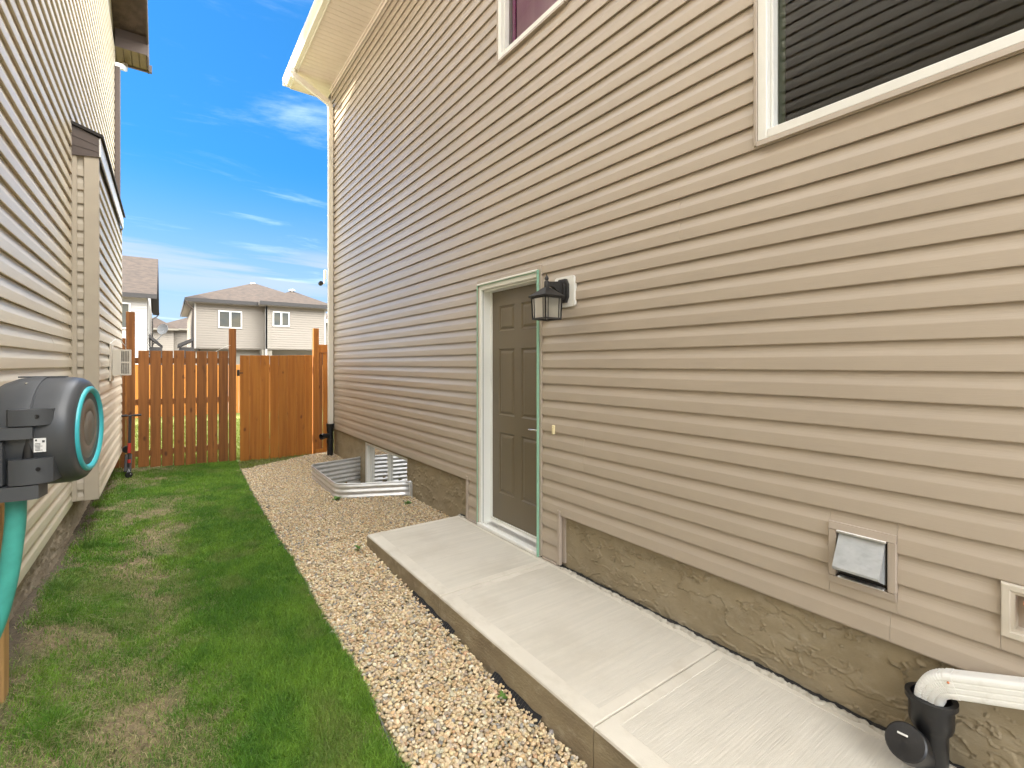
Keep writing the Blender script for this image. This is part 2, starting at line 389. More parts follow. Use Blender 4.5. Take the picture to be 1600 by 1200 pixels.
    def mesh(s, name, mats, smooth=False):
        me = bpy.data.meshes.new(name)
        me.from_pydata(s.v, [], s.f)
        for m in (mats if isinstance(mats, (list, tuple)) else [mats]): me.materials.append(m)
        if any(s.mi): me.polygons.foreach_set("material_index", s.mi)
        import bmesh
        bm = bmesh.new(); bm.from_mesh(me); bmesh.ops.recalc_face_normals(bm, faces=bm.faces); bm.to_mesh(me); bm.free()
        if smooth:
            me.polygons.foreach_set("use_smooth", [True] * len(me.polygons))
            me.set_sharp_from_angle(angle=R(smooth if smooth is not True else 40))
        me.update()
        return me
    def obj(s, name, mats, parent=None, smooth=False, label=None, loc=None):
        return link(name, s.mesh(name, mats, smooth), parent, label, loc)

def link(name, data, parent=None, label=None, loc=None):
    o = bpy.data.objects.new(name, data); COL.objects.link(o)
    if parent is not None: o.parent = parent
    if label: o["label"] = label
    if loc is not None: o.location = loc
    return o
def tag(o, label, cat, group=None):
    o["label"] = label; o["category"] = cat
    if group: o["group"] = group
    return o
def thing(name, label, cat, loc=(0, 0, 0), rz=0.0, group=None):
    o = link(name, None); o.location = loc; o.rotation_euler = (0, 0, rz); o.empty_display_size = 0.2
    return tag(o, label, cat, group)
def put(o, parent):
    """parent while keeping world coordinates of a mesh built in world space"""
    o.parent = parent
    o.matrix_parent_inverse = Matrix.LocRotScale(parent.location, parent.rotation_euler, None).inverted()
    return o
def part(mb, name, mats, parent, smooth=False, label=None):
    return put(mb.obj(name, mats, None, smooth, label), parent)

# numpy value noise ------------------------------------------------
_P = RNG.random((256, 256))
def vn(x, y, seed=0):
    x = np.asarray(x, float) + seed * 17.3; y = np.asarray(y, float) + seed * 9.1
    xi = np.floor(x).astype(int); yi = np.floor(y).astype(int)
    fx = x - xi; fy = y - yi
    fx = fx * fx * (3 - 2 * fx); fy = fy * fy * (3 - 2 * fy)
    g = lambda a, b: _P[a % 256, b % 256]
    return (g(xi, yi) * (1 - fx) + g(xi + 1, yi) * fx) * (1 - fy) + (g(xi, yi + 1) * (1 - fx) + g(xi + 1, yi + 1) * fx) * fy
def fbm(x, y, o=4, seed=0):
    r = 0; a = .5; t = 0
    for i in range(o):
        r = r + a * vn(np.asarray(x) * 2 ** i, np.asarray(y) * 2 ** i, seed + i); t += a; a *= .5
    return r / t
def sst(a, b, x):
    t = np.clip((np.asarray(x, float) - a) / (b - a), 0, 1); return t * t * (3 - 2 * t)

# ------------------------------------------------------------------ dimensions
W = 2.362        # main (right) house wall plane
L = -0.68        # neighbour's wall plane
D = 0.1203       # siding course
YF = 8.8         # fence line

BY = [1.2, 2.075, 2.331, 2.613, 2.914, 3.429, 4.168, 4.95, 6.24, 7.93, 8.8]
BX = [0.79, 0.808, 0.823, 0.829, 0.816, 0.819, 0.832, 0.826, 0.843, 0.889, 0.93]
def border(y): return np.interp(y, BY, BX)
def ground(x, y):
    b = np.interp(y, [-6, 1.8, 4.1, 6, 9, 14], [-.06, -.045, .045, .065, .075, .05])
    berm = (.03 + .20 * (1 - sst(3.4, 5.4, y)) * sst(0.5, 2.2, y)) * sst(-.05, -.68, x) * (1 - sst(9, 10, y))
    lift = .05 * sst(.9, -.5, x) * sst(7, 8.8, y) * (1 - sst(9.2, 11, y))
    u = .012 * (fbm(np.asarray(x) * 1.7, np.asarray(y) * 1.7, 3, 5) - .5) * 2
    return b + berm + lift + u

def wellpath():
    P = []
    A = [(W + .02, 7.184), (1.63, 7.05), (1.61, 5.70), (W + .02, 5.339)]
    A = [Vector(p) for p in A]; r_ = .13
    P.append(A[0])
    for k in (1, 2):
        d0 = (A[k - 1] - A[k]).normalized(); d1 = (A[k + 1] - A[k]).normalized()
        p0 = A[k] + d0 * r_; p1 = A[k] + d1 * r_
        for i in range(9):
            t = i / 8; P.append((1 - t) ** 2 * p0 + 2 * t * (1 - t) * A[k] + t * t * p1)
    P.append(A[3])
    out = []
    for p, q in zip(P, P[1:]):
        n_ = max(1, int((q - p).length / .1))
        for i in range(n_): out.append(p.lerp(q, i / n_))
    out.append(P[-1]); return out
wp = wellpath()
def in_well(x, y, grow=0.0):
    """inside the window well outline"""
    x = np.asarray(x, float); y = np.asarray(y, float); c_ = np.zeros(np.broadcast(x, y).shape, bool)
    P = [(p.x + grow * (1 if p.x > 2 else -1) * (p.x < 2.2), p.y + grow * (1 if p.y > 6.3 else -1)) for p in wp] + [(W + .4, wp[-1].y - grow), (W + .4, wp[0].y + grow)]
    for (x1, y1), (x2, y2) in zip(P, P[1:] + P[:1]):
        if y1 == y2: continue
        k = ((y1 > y) != (y2 > y)) & (x < (x2 - x1) * (y - y1) / (y2 - y1) + x1)
        c_ ^= k
    return c_
# ------------------------------------------------------------------ ground
def grid_mesh(xs, ys, fz):
    X, Y = np.meshgrid(xs, ys); Z = fz(X, Y)
    v = np.stack([X.ravel(), Y.ravel(), Z.ravel()], 1)
    nx, ny = len(xs), len(ys)
    i = np.arange(nx - 1)[None, :] + nx * np.arange(ny - 1)[:, None]
    f = np.stack([i, i + 1, i + nx + 1, i + nx], -1).reshape(-1, 4)
    return v, f
xs = np.concatenate([[-900, -300, -100, -40, -15, -6, -3, -1.2], np.arange(-.8, 2.5, .03), [2.8, 4, 8, 20, 60, 150, 400, 900]])
ys = np.concatenate([[-900, -200, -50, -15, -5, -2, 0, .8], np.arange(1.2, 9.0, .04), [9.3, 10, 12, 16, 22, 30, 45, 80, 200, 500, 1200]])
v, f = grid_mesh(xs, ys, lambda X, Y: ground(X, Y) + .008 * (fbm(X * 14, Y * 14, 3, 2) - .5) - .42 * in_well(X, Y, .012))
me = bpy.data.meshes.new("ground"); me.from_pydata(v.tolist(), [], f.tolist())
me.polygons.foreach_set("use_smooth", [True] * len(me.polygons))
gm = bpy.data.materials.new("soil_and_turf"); gm.use_nodes = True
n, l = gm.node_tree.nodes, gm.node_tree.links
b = n["Principled BSDF"]; b.inputs["Roughness"].default_value = 0.95
geo = n.new("ShaderNodeNewGeometry")
def noise(scale, det=6, rough=.6):
    z = n.new("ShaderNodeTexNoise"); z.inputs["Scale"].default_value = scale; z.inputs["Detail"].default_value = det
    z.inputs["Roughness"].default_value = rough
    l.new(geo.outputs["Position"], z.inputs["Vector"]); return z.outputs["Fac"]
def ramp(fac, stops):
    r = n.new("ShaderNodeValToRGB")
    while len(r.color_ramp.elements) < len(stops): r.color_ramp.elements.new(.5)
    for e, (p, c_) in zip(r.color_ramp.elements, stops): e.position = p; e.color = (*c_, 1)
    l.new(fac, r.inputs[0]); return r.outputs[0]
def mix(fac, a, b_):
    m = n.new("ShaderNodeMixRGB")
    l.new(fac, m.inputs["Fac"]); l.new(a, m.inputs["Color1"]); l.new(b_, m.inputs["Color2"]); return m.outputs[0]
soil = ramp(noise(26, 8, .7), [(0.3, (0.085, 0.060, 0.036)), (0.5, (0.20, 0.15, 0.085)), (0.68, (0.34, 0.27, 0.15))])
soil = mix(ramp(noise(3.1), [(0.45, (0, 0, 0)), (0.62, (.7, .7, .7))]), soil, ramp(noise(60), [(0.3, (0.05, 0.075, 0.015)), (0.7, (0.11, 0.15, 0.035))]))
lawn_far = ramp(noise(1.4, 8, .7), [(0.35, (0.085, 0.105, 0.008)), (0.65, (0.125, 0.14, 0.015))])
town = ramp(noise(.6, 8, .7), [(0.35, (0.13, 0.12, 0.095)), (0.65, (0.20, 0.18, 0.14))])
sp0 = n.new("ShaderNodeSeparateXYZ"); l.new(geo.outputs["Position"], sp0.inputs[0])
gt0 = n.new("ShaderNodeMath"); gt0.operation = 'GREATER_THAN'; gt0.inputs[1].default_value = 18.0
l.new(sp0.outputs["Y"], gt0.inputs[0])
far = mix(gt0.outputs[0], lawn_far, town)
sp = n.new("ShaderNodeSeparateXYZ"); l.new(geo.outputs["Position"], sp.inputs[0])
gt = n.new("ShaderNodeMath"); gt.operation = 'GREATER_THAN'; gt.inputs[1].default_value = 8.95
l.new(sp.outputs["Y"], gt.inputs[0])
dirt = ramp(noise(34, 8, .75), [(0.3, (0.040, 0.030, 0.019)), (0.7, (0.16, 0.125, 0.080))])
mrg = n.new("ShaderNodeMapRange")   # bare darker earth in a strip along the neighbour's foundation
mrg.inputs["From Min"].default_value = -0.50; mrg.inputs["From Max"].default_value = -0.62
l.new(sp.outputs["X"], mrg.inputs["Value"])
c1 = mix(mrg.outputs[0], soil, dirt)
l.new(mix(gt.outputs[0], c1, far), b.inputs["Base Color"])
bp = n.new("ShaderNodeBump"); bp.inputs["Strength"].default_value = .8; bp.inputs["Distance"].default_value = .012
l.new(noise(70, 8, .7), bp.inputs["Height"]); l.new(bp.outputs[0], b.inputs["Normal"])
me.materials.append(gm)
go = link("ground", me); go["kind"] = "structure"

# ------------------------------------------------------------------ siding
PROF = [(.001, .0048), (.0125, .0020), (.0178, .0), (.0198, .0022), (.0200, .006), (.0190, .036), (.0178, .059), (.0170, .0625), (.0138, .0725), (.0100, .0835),
        (.0066, .0945), (.0044, .1050), (.0018, .1215)]
_cache = {}
def clip_prof(lo, hi):
    if lo <= 0 and hi >= D: return PROF
    out = []
    P = PROF
    for i, (o, h) in enumerate(P):
        if lo - 1e-6 <= h <= hi + 1e-6: out.append((o, h))
        if i + 1 < len(P):
            o2, h2 = P[i + 1]
            for c_ in (lo, hi):
                if (h - c_) * (h2 - c_) < 0:
                    t = (c_ - h) / (h2 - h); out.append((o + (o2 - o) * t, c_))
    return out
def course_mesh(length, lo, hi, normal, matl):
    """normal '+x' '-x' run along y ; '-y' runs along x"""
    k = (round(length, 4), round(lo, 4), round(hi, 4), normal, matl.name)
    if k in _cache: return _cache[k]
    pr = clip_prof(lo, hi)
    if len(pr) < 2: return None
    poly = list(pr) + [(-.004, pr[-1][1]), (-.004, pr[0][1])]
    mb = MB()
    if normal == '-x': mb.extr([(-o, h) for o, h in poly], 'y', 0, length)
    elif normal == '+x': mb.extr([(o, h) for o, h in poly], 'y', 0, length)
    elif normal == '-y': mb.extr([(-o, h) for o, h in poly], 'x', 0, length)
    m = mb.mesh("siding_course", matl)
    _cache[k] = m
    return m
def side(parent, plane, normal, a0, a1, z0, nrow, openings, matl, seams=None, name="siding_course", row0=0):
    """openings: (a0,a1,z0,z1); seams: dict row->list of positions"""
    for r in range(row0, nrow):
        zb = z0 + r * D
        cuts = {a0, a1}
        for (p, q, lo, hi) in openings:
            if lo < zb + D - 1e-4 and hi > zb + 1e-4:
                for c_ in (p, q):
                    if a0 < c_ < a1: cuts.add(c_)
        if seams:
            for c_ in seams(r):
                if a0 < c_ < a1 and not any(p < c_ < q and lo < zb + D and hi > zb for (p, q, lo, hi) in openings): cuts.add(c_)
        cs = sorted(cuts)
        # a piece per free interval
        segs = []
        for p, q in zip(cs, cs[1:]):
            mid = (p + q) / 2; lo, hi = 0.0, D + .002
            parts = [(lo, hi)]
            for (a, b_, zl, zh) in openings:
                if a < mid < b_:
                    new = []
                    for (s0, s1) in parts:
                        ol, oh = zl - zb, zh - zb
                        if oh <= s0 or ol >= s1: new.append((s0, s1)); continue
                        if ol > s0: new.append((s0, ol))
                        if oh < s1: new.append((oh, s1))
                    parts = new
            for (s0, s1) in parts:
                if s1 - s0 > .006: segs.append((p, q, s0, s1))
        for (p, q, s0, s1) in segs:
            m = course_mesh(q - p - .0012, s0, s1, normal, matl)
            if m is None: continue
            o = link(name, m)
            if normal in ('-x', '+x'): o.location = (plane, p + .0006, zb)
            else: o.location = (p + .0006, plane, zb)
            if matl in (VINYL, VINYL_L) and normal != '-y':     # real panels never hang perfectly true
                o.location.z += random.uniform(-.0006, .0006); o.rotation_euler.x = random.uniform(-.0004, .0004)
            o.parent = parent

# ================================================================== MAIN HOUSE (right)
house = thing("house", "two storey tan vinyl sided house filling the right side, with brown side door and lantern", "house", (W, 3, 0))
def hp(mb, name, mats, smooth=False, label=None): return part(mb, name, mats, house, smooth, label)
ZT = 6.44
Y1 = 8.58
_house_root = link("_tmp", None); 
bpy.data.objects.remove(_house_root)
# openings on the wall
DOOR = (2.84, 3.77, .10, 2.415)
WIN1 = (-1.0, 1.197, 2.716, 4.30)
WIN2 = (2.55, 3.443, 4.267, 5.45)
VENT = (.632, .870, .708, .970)
BIB = (.05, .342, .713, .900)
OPEN = [DOOR, WIN1, WIN2, VENT, BIB]
zb0 = .5403 - 3 * D
def seams_r(r):
    pr = r // 2
    base = {1: [.655], 10: [], 9: [1.623]}.get(pr, None)
    rnd = random.Random(pr * 31 + 5)
    if base is None: base = [rnd.choice([-1.2, .2, 2.1, 4.4, 5.3, 6.4, 7.2]) + rnd.random() * .5]
    return base
class Offset:  # siding pieces are children of the house, kept in world space
    pass
def side_w(parent, *a, **k):
    before = set(bpy.data.objects)
    side(parent, *a, **k)
    for o in set(bpy.data.objects) - before:
        o.matrix_parent_inverse = Matrix.LocRotScale(parent.location, parent.rotation_euler, None).inverted()
side_w(house, W, '-x', -2.5, Y1, zb0, 52, OPEN, VINYL, seams_r, row0=3)
# the two skirts beside the door
side_w(house, W, '-x', 2.655, 2.84, zb0, 3, [], VINYL)
side_w(house, W, '-x', 3.77, 3.945, zb0, 3, [], VINYL)
# sheathing behind the siding (leaves the door and window recesses open)
mb = MB()
def wall_box(y0, y1, z0, z1): mb.box(W + .004, W + .16, y0, y1, z0, z1)
wall_box(-2.5, DOOR[0] + .005, .56, WIN1[2] + .01); wall_box(2.6, DOOR[0] + .005, .19, .56); wall_box(DOOR[1] - .005, 3.99, .19, .56)
wall_box(DOOR[1] - .005, Y1, .56, WIN1[2] + .01); wall_box(DOOR[0] + .005, DOOR[1] - .005, DOOR[3] - .01, WIN1[2] + .01)
wall_box(-2.5, WIN1[0] + .01, WIN1[2] + .01, ZT); wall_box(WIN1[0] + .01, WIN1[1] - .01, WIN1[3] - .01, ZT)
wall_box(WIN1[1] - .01, WIN2[0] + .01, WIN1[2] + .01, ZT); wall_box(WIN2[1] - .01, Y1, WIN1[2] + .01, ZT)
wall_box(WIN2[0] + .01, WIN2[1] - .01, WIN1[2] + .01, WIN2[2] + .01); wall_box(WIN2[0] + .01, WIN2[1] - .01, WIN2[3] - .01, ZT)
hp(mb, "wall", TRIM)
mb = MB(); mb.box(W + .16, 10, Y1 - .12, Y1, 0, ZT); mb.box(W + .16, 10, -2.5, -2.38, 0, ZT); mb.box(9.9, 10, -2.38, Y1 - .12, 0, ZT)
mb.box(W + .17, 9.9, -2.38, Y1 - .12, 2.45, 2.6); hp(mb, "wall", VINYL, label="side and rear walls of the house")
# dark rooms behind the panes
mb = MB(); mb.box(W + 1.6, W + 1.65, -1.6, 2.0, 2.61, 4.8); mb.box(W + 1.6, W + 1.65, 2.0, 4.3, 2.61, 6.2); mb.box(W + .17, 9.9, -2.38, Y1 - .13, 6.2, 6.3)
mb.box(W + .17, W + 1.6, -1.75, -1.6, 2.61, 6.2); mb.box(W + .17, W + 1.6, 4.3, 4.4, 2.61, 6.2); mb.box(W + .17, W + 1.6, 1.9, 2.0, 2.61, 6.2)
hp(mb, "interior_wall", ROOM)
# corner post at the far end + J trims
mb = MB(); mb.box(W - .026, W - .0005, Y1 - .012, Y1 + .012, .53, ZT - .03, .003); mb.box(W - .022, W + .09, Y1 + .0125, Y1 + .020, .53, ZT - .03, .003)
hp(mb, "corner_post", TRIM)
# starter strip under lowest course
mb = MB(); mb.box(W - .008, W + .02, -2.5, 2.60, .532, .5395); mb.box(W - .008, W + .02, 4.0, Y1, .532, .5395); hp(mb, "starter_strip", TRIM)
# skirt J channels beside the door
def jchan(y0, y1, z0, z1): 
    m_ = MB(); m_.box(W - .028, W + .0, y0, y1, z0, z1, .003); hp(m_, "trim_channel", TRIM)
jchan(2.622, 2.652, .172, .575); jchan(3.948, 3.975, .172, .575)
jchan(2.655, 2.828, .160, .176); jchan(3.782, 3.946, .160, .176)

# foundation with trowelled parging
def parge(y0, y1, z0, z1, step, parent, X, sgn, matl, amp, seed, tilt=.35):
    ysg = np.arange(y0, y1 + step * .5, step); zsg = np.linspace(z0, z1, max(3, int((z1 - z0) / step)))
    Yg, Zg = np.meshgrid(ysg, zsg)
    u = Yg * 5.5 + Zg * tilt * 5.5; w = Zg * 15 - Yg * tilt * 3
    wx = fbm(Yg * 9, Zg * 11, 3, seed + 3); wy = fbm(Yg * 8, Zg * 13, 3, seed + 8)
    n1_ = fbm(u + wx * 2.6, w + wy * 2.6, 3, seed)
    ridge = np.exp(-(np.clip(.5 - n1_, -.006, 1) / .022) ** 2) * (n1_ < .506)          # crisp raised lips left by the trowel
    n2_ = fbm(u * 1.9 + wy * 3.0, w * 1.4 + wx * 3.0, 3, seed + 20)
    ridge2 = np.exp(-(np.clip(.47 - n2_, -.006, 1) / .020) ** 2) * (n2_ < .476)
    gate = sst(.42, .58, fbm(Yg * 3.1, Zg * 6.0, 2, seed + 31))
    steps_ = sst(.496, .504, n1_)
    h = amp * (1.5 * ridge * gate + 1.2 * ridge2 * (1 - gate) + .5 * (1 - steps_) + .30 * fbm(Yg * 60, Zg * 60, 2, seed + 40))
    edge = np.minimum(1, np.minimum((Zg - z0) / .01, (z1 - Zg) / .01).clip(0, 1) + .3)
    Xg = X + sgn * h * edge
    ny, nz = len(ysg), len(zsg)
    vv = np.stack([Xg.ravel(), Yg.ravel(), Zg.ravel()], 1)
    i = np.arange(ny - 1)[None, :] + ny * np.arange(nz - 1)[:, None]
    ff = np.stack([i, i + 1, i + ny + 1, i + ny], -1).reshape(-1, 4)
    if sgn < 0: ff = ff[:, ::-1]
    m_ = bpy.data.meshes.new("foundation"); m_.from_pydata(vv.tolist(), [], ff.tolist()); m_.materials.append(matl)
    m_.polygons.foreach_set("use_smooth", [True] * len(m_.polygons))
    return put(link("foundation", m_), parent)
XF = W + .022
parge(-2.5, .2, -.3, .54, .03, house, XF, -1, PARGE, .005, 1)
parge(.2, 2.66, -.05, .54, .0042, house, XF, -1, PARGE, .0066, 1)
parge(2.66, 3.99, -.3, .150, .03, house, XF, -1, PARGE, .004, 2)
parge(3.93, 5.45, -.05, .54, .009, house, XF, -1, PARGE, .006, 3)
parge(6.98, 8.60, -.05, .54, .012, house, XF, -1, PARGE, .0045, 4)
mb = MB(); mb.box(XF + .004, XF + .2, -2.5, 2.66, -.5, .528); mb.box(XF + .004, XF + .2, 2.66, 3.95, -.5, .150); mb.box(XF + .004, XF + .2, 3.95, 5.445, -.5, .528); mb.box(XF + .004, XF + .2, 6.985, Y1 + .01, -.5, .528)
mb.box(XF + .004, XF + .2, 5.445, 6.985, -.5, -.22); mb.box(XF, XF + .2, 5.448, 6.982, .498, .532)
hp(mb, "foundation_core", PARGE)
# crumbled mortar bead and dark joint where slab meets the wall
def ragged(y0, y1, x0, x1, z, amp, name, matl, seed, h=.006, step=.012, tilt=0.0):
    yy = np.arange(y0, y1, step)
    a = x0 + amp * (fbm(yy * 22, yy * 0, 4, seed) - .5) * 2
    b_ = x1 + amp * (fbm(yy * 31, yy * 0 + 5, 4, seed + 3) - .5) * 2
    hh = h * (.4 + 1.2 * fbm(yy * 45, yy * 0, 3, seed + 5))
    m_ = MB(); vs = []; fs = []
    for i in range(len(yy)):
        vs += [(a[i], yy[i], z), (a[i] * .6 + b_[i] * .4, yy[i], z + hh[i]), (b_[i], yy[i], z + hh[i] * .8 + tilt), (b_[i], yy[i], z - .02)]
    for i in range(len(yy) - 1):
        o = 4 * i
        for k in range(3): fs.append((o + k, o + k + 1, o + 5 + k, o + 4 + k))
    m_.add(vs, fs); return m_, matl, name
for (y0, y1) in ((-1.3, 2.62), (3.97, 4.12)):
    m_, mt_, nm_ = ragged(y0, y1, W - .034, W - .008, .1575, .020, "mortar_bead", MORTAR, 3, .012, .007)
    hp(m_, nm_, mt_)
m_, mt_, nm_ = ragged(-1.3, 4.12, W - .012, W + .010, .1645, .013, "joint_filler", JOINT, 9, .005, .007)
hp(m_, nm_, mt_)

# ---- side door assembly (part of the house; leaf and trims as sub-parts)
dy0, dy1, dz0, dz1 = 2.84, 3.77, .172, 2.415
mb = MB(); mb.box(W - .026, W + .004, dy0 - .004, dy0 + .024, dz0, dz1 + .004, .003)
mb.box(W - .026, W + .004, dy1 - .022, dy1 + .006, dz0, dz1 + .004, .003)
mb.box(W - .026, W + .004, dy0 + .0245, dy1 - .0225, dz1 - .035, dz1 + .004, .003)
frame = hp(mb, "door_frame", TRIM)
def sub(mb_, name, mats, par, smooth=False):
    o = mb_.obj(name, mats, None, smooth); o.parent = par
    o.matrix_parent_inverse = par.matrix_parent_inverse.copy() if False else Matrix.Identity(4)
    return o
# parts built in world space: the part keeps identity transforms, the parent inverse only sits on the top level link
mb = MB()
mb.box(W - .046, W - .0265, dy0 + .016, dy0 + .030, dz0 - .010, dz1 - .036, .003)   # mint strips stand out from the brickmould
mb.box(W - .034, W - .0265, dy1 - .016, dy1 - .006, dz0 - .010, dz1 - .036, .002)
mb.box(W - .034, W - .0265, dy0 + .0305, dy1 - .0165, dz1 - .050, dz1 - .045, .001)
hp(mb, "protective_film", MINT, label="mint green protective film left along the door trim")
mb = MB(); mb.box(W - .042, W - .0265, dy0 + .031, dy1 - .017, dz1 - .0445, dz1 - .030, .003); hp(mb, "drip_cap", WHITE_J)
mb = MB()  # brickmould + jambs, white
for (a, b_) in ((dy0 + .0245, dy0 + .062), (dy1 - .060, dy1 - .0225)):
    mb.box(W - .018, W + .010, a, b_, dz0 + .02, dz1 - .0355, .003)
mb.box(W - .018, W + .010, dy0 + .0625, dy1 - .0605, dz1 - .085, dz1 - .0355, .003)
mb.box(W + .0105, W + .15, dy0 + .04, dy0 + .060, dz0 + .02, dz1 - .07, .002)
mb.box(W + .0105, W + .15, dy1 - .058, dy1 - .040, dz0 + .02, dz1 - .07, .002)
mb.box(W + .0105, W + .15, dy0 + .0605, dy1 - .0585, dz1 - .10, dz1 - .0855, .002)
mb.box(W + .085, W + .1, dy0 + .0605, dy0 + .075, dz0 + .05, dz1 - .1005, .002)
mb.box(W + .085, W + .1, dy1 - .075, dy1 - .0585, dz0 + .05, dz1 - .1005, .002)
hp(mb, "door_jamb", WHITE_J)
mb = MB(); mb.box(W + .0, W + .002, dy1 - .0655, dy1 - .0605, dz0 + .03, dz1 - .09); hp(mb, "jamb_groove", JOINT)
mb = MB(); mb.box(W - .035, W + .010, dy0 + .020, dy1 - .010, dz0 - .012, dz0 + .018, .004)
mb.extr([(W + .010, dz0 + .0), (W + .010, dz0 + .019), (W + .075, dz0 + .026), (W + .095, dz0 + .045), (W + .15, dz0 + .045), (W + .15, dz0)], 'y', dy0 + .0605, dy1 - .0585)
hp(mb, "door_sill", WHITE_M)
mb = MB()
for k in range(9): mb.box(W + .016 + k * .0065, W + .0195 + k * .0065, dy0 + .10, dy1 - .10, dz0 + .0195 + k * .0007, dz0 + .0225 + k * .0007)
hp(mb, "sill_ribs", ALU)
# leaf with six raised panels
XD = W + .100
ly0, ly1, lz0, lz1 = dy0 + .0625, dy1 - .0605, dz0 + .062, dz1 - .1015
mb = MB(); 
cw = (ly1 - ly0); st = .115 * cw / .80
cols = [(ly0 + st, ly0 + cw / 2 - st * .42), (ly0 + cw / 2 + st * .42, ly1 - st)]
rows = [(lz0 + .245, lz0 + .80), (lz0 + .955, lz0 + 1.555), (lz0 + 1.715, lz1 - .135)]
ysb = [ly0] + [c_ for p in cols for c_ in p] + [ly1]
zsb = [lz0] + [c_ for p in rows for c_ in p] + [lz1]
for i in range(5):
    for j in range(7):
        if i % 2 == 1 and j % 2 == 1: continue
        mb.add([(XD, ysb[i], zsb[j]), (XD, ysb[i + 1], zsb[j]), (XD, ysb[i + 1], zsb[j + 1]), (XD, ysb[i], zsb[j + 1])], [(0, 1, 2, 3)])
mb.box(XD + .014, XD + .045, ly0, ly1, lz0, lz1)
leaf = hp(mb, "door", DOORM, label="taupe brown six panel door leaf, closed")
for (a, b_) in cols:
    for (p, q) in rows:
        m_ = MB(); rings = [(0, 0), (.006, .006), (.014, .011), (.022, .011), (.030, .005), (.042, .001)]
        vs = []; fs = []
        for (ins, dep) in rings:
            vs += [(XD + dep, a + ins, p + ins), (XD + dep, b_ - ins, p + ins), (XD + dep, b_ - ins, q - ins), (XD + dep, a + ins, q - ins)]
        for k in range(len(rings) - 1):
            for e in range(4): fs.append((4 * k + e, 4 * k + (e + 1) % 4, 4 * k + 4 + (e + 1) % 4, 4 * k + 4 + e))
        fs.append(tuple(range(4 * len(rings) - 4, 4 * len(rings))))
        m_.add(vs, fs); o = m_.obj("door_panel", DOORM); o.parent = leaf
mb = MB(); mb.box(XD - .012, XD + .0, ly0, ly1, lz0 - .016, lz0 - .001, .002); o = mb.obj("door_sweep", WHITE_M); o.parent = leaf
mb = MB(); Mh = Matrix.Translation((XD - .0, ly0 + .065, 1.118)) @ Matrix.Rotation(R(-90), 4, 'Y')
mb.lathe([(.030, 0), (.030, .008), (.024, .012), (.012, .014), (.012, .05), (.014, .056)], 20, Mh)
mb.tube([(XD - .052, ly0 + .055, 1.118), (XD - .056, ly0 + .10, 1.119), (XD - .056, ly0 + .165, 1.116), (XD - .050, ly0 + .185, 1.114)], [.010, .0085, .0075, .006], 10)
o = mb.obj("door_handle", CHROME, None, 40); o.parent = leaf
# doorbell chip
mb = MB(); mb.box(W - .036, W - .0165, 2.679, 2.703, 1.128, 1.196, .004); mb.box(W - .040, W - .0362, 2.686, 2.694, 1.176, 1.184, .001)
o = mb.obj("doorbell_base", CHIP); tag(o, "small pale yellow doorbell block on the siding right of the brown door", "doorbell")

# ---- windows of the house
def window(y0, y1, z0, z1, split=None, trimw=.018, fr=.046, depth=.05, pane=GLASS, label=None):
    m_ = MB()   # mitred tan trim
    for (a, b_, c_, d_) in ((y0, y0 + trimw, z0, z1), (y1 - trimw, y1, z0, z1)): m_.box(W - .032, W + .002, a, b_, c_, d_, .003)
    m_.extr([(W - .038, z0 - .008), (W - .032, z0 + trimw), (W + .002, z0 + trimw), (W + .002, z0 - .004)], 'y', y0 + trimw + .0005, y1 - trimw - .0005)
    m_.box(W - .032, W + .002, y0 + trimw + .0005, y1 - trimw - .0005, z1 - trimw, z1, .003)
    hp(m_, "window_trim", TRIM)
    m_ = MB(); a, b_, c_, d_ = y0 + trimw, y1 - trimw, z0 + trimw, z1 - trimw
    for (p, q, r_, s_) in ((a, a + fr, c_, d_), (b_ - fr, b_, c_, d_), (a + fr, b_ - fr, c_, c_ + fr), (a + fr, b_ - fr, d_ - fr, d_)):
        m_.box(W - .028, W + depth + .03, p + .0005, q - .0005, r_ + .0005, s_ - .0005, .004)
    for (p, q, r_, s_) in ((a + fr, a + fr + .014, c_ + fr, d_ - fr), (b_ - fr - .014, b_ - fr, c_ + fr, d_ - fr), (a + fr + .014, b_ - fr - .014, c_ + fr, c_ + fr + .014), (a + fr + .014, b_ - fr - .014, d_ - fr - .014, d_ - fr)):
        m_.box(W + .004, W + depth + .03, p, q, r_, s_, .002)
    if split:
        m_.box(W + .0, W + depth + .03, split - .03, split + .03, c_ + fr + .0145, d_ - fr - .0145, .004)
    w_ = hp(m_, "window", WHITE, label=label)
    g = MB(); g.add([(W + depth, a + fr, c_ + fr), (W + depth, b_ - fr, c_ + fr), (W + depth, b_ - fr, d_ - fr), (W + depth, a + fr, d_ - fr)], [(0, 3, 2, 1)])
    g2 = g.obj("pane", pane); g2.parent = w_
    return w_
w1 = window(*WIN1, label="wide window with white frame at the upper right")
mb = MB(); mb.box(W + .062, W + .074, WIN1[1] - .105, WIN1[1] - .078, WIN1[2] + .09, WIN1[3] - .09); o = mb.obj("spacer_reflection", mat("reflection_green_grey", (0.17, 0.22, 0.14), .4)); o.parent = w1  # green-grey strip modelled in place of a reflection in the glass
mb = MB()
mb.box(W + .35, W + .36, -.95, 1.15, 2.95, 4.2); o = mb.obj("blind", BLIND); o.parent = w1
o.location = (0.25, 0, 0.95)
w2 = window(*WIN2, label="small upper window with pink curtains")
mb = MB(); mb.box(W + .075, W + .085, WIN2[1] - .135, WIN2[1] - .095, WIN2[2] + .09, WIN2[3] - .09); o = mb.obj("curtain", PINK); o.parent = w2
mb = MB(); mb.box(W + .088, W + .094, WIN2[0] + .1, WIN2[1] - .14, WIN2[2] + .09, WIN2[3] - .09); o = mb.obj("curtain", PINKL); o.parent = w2

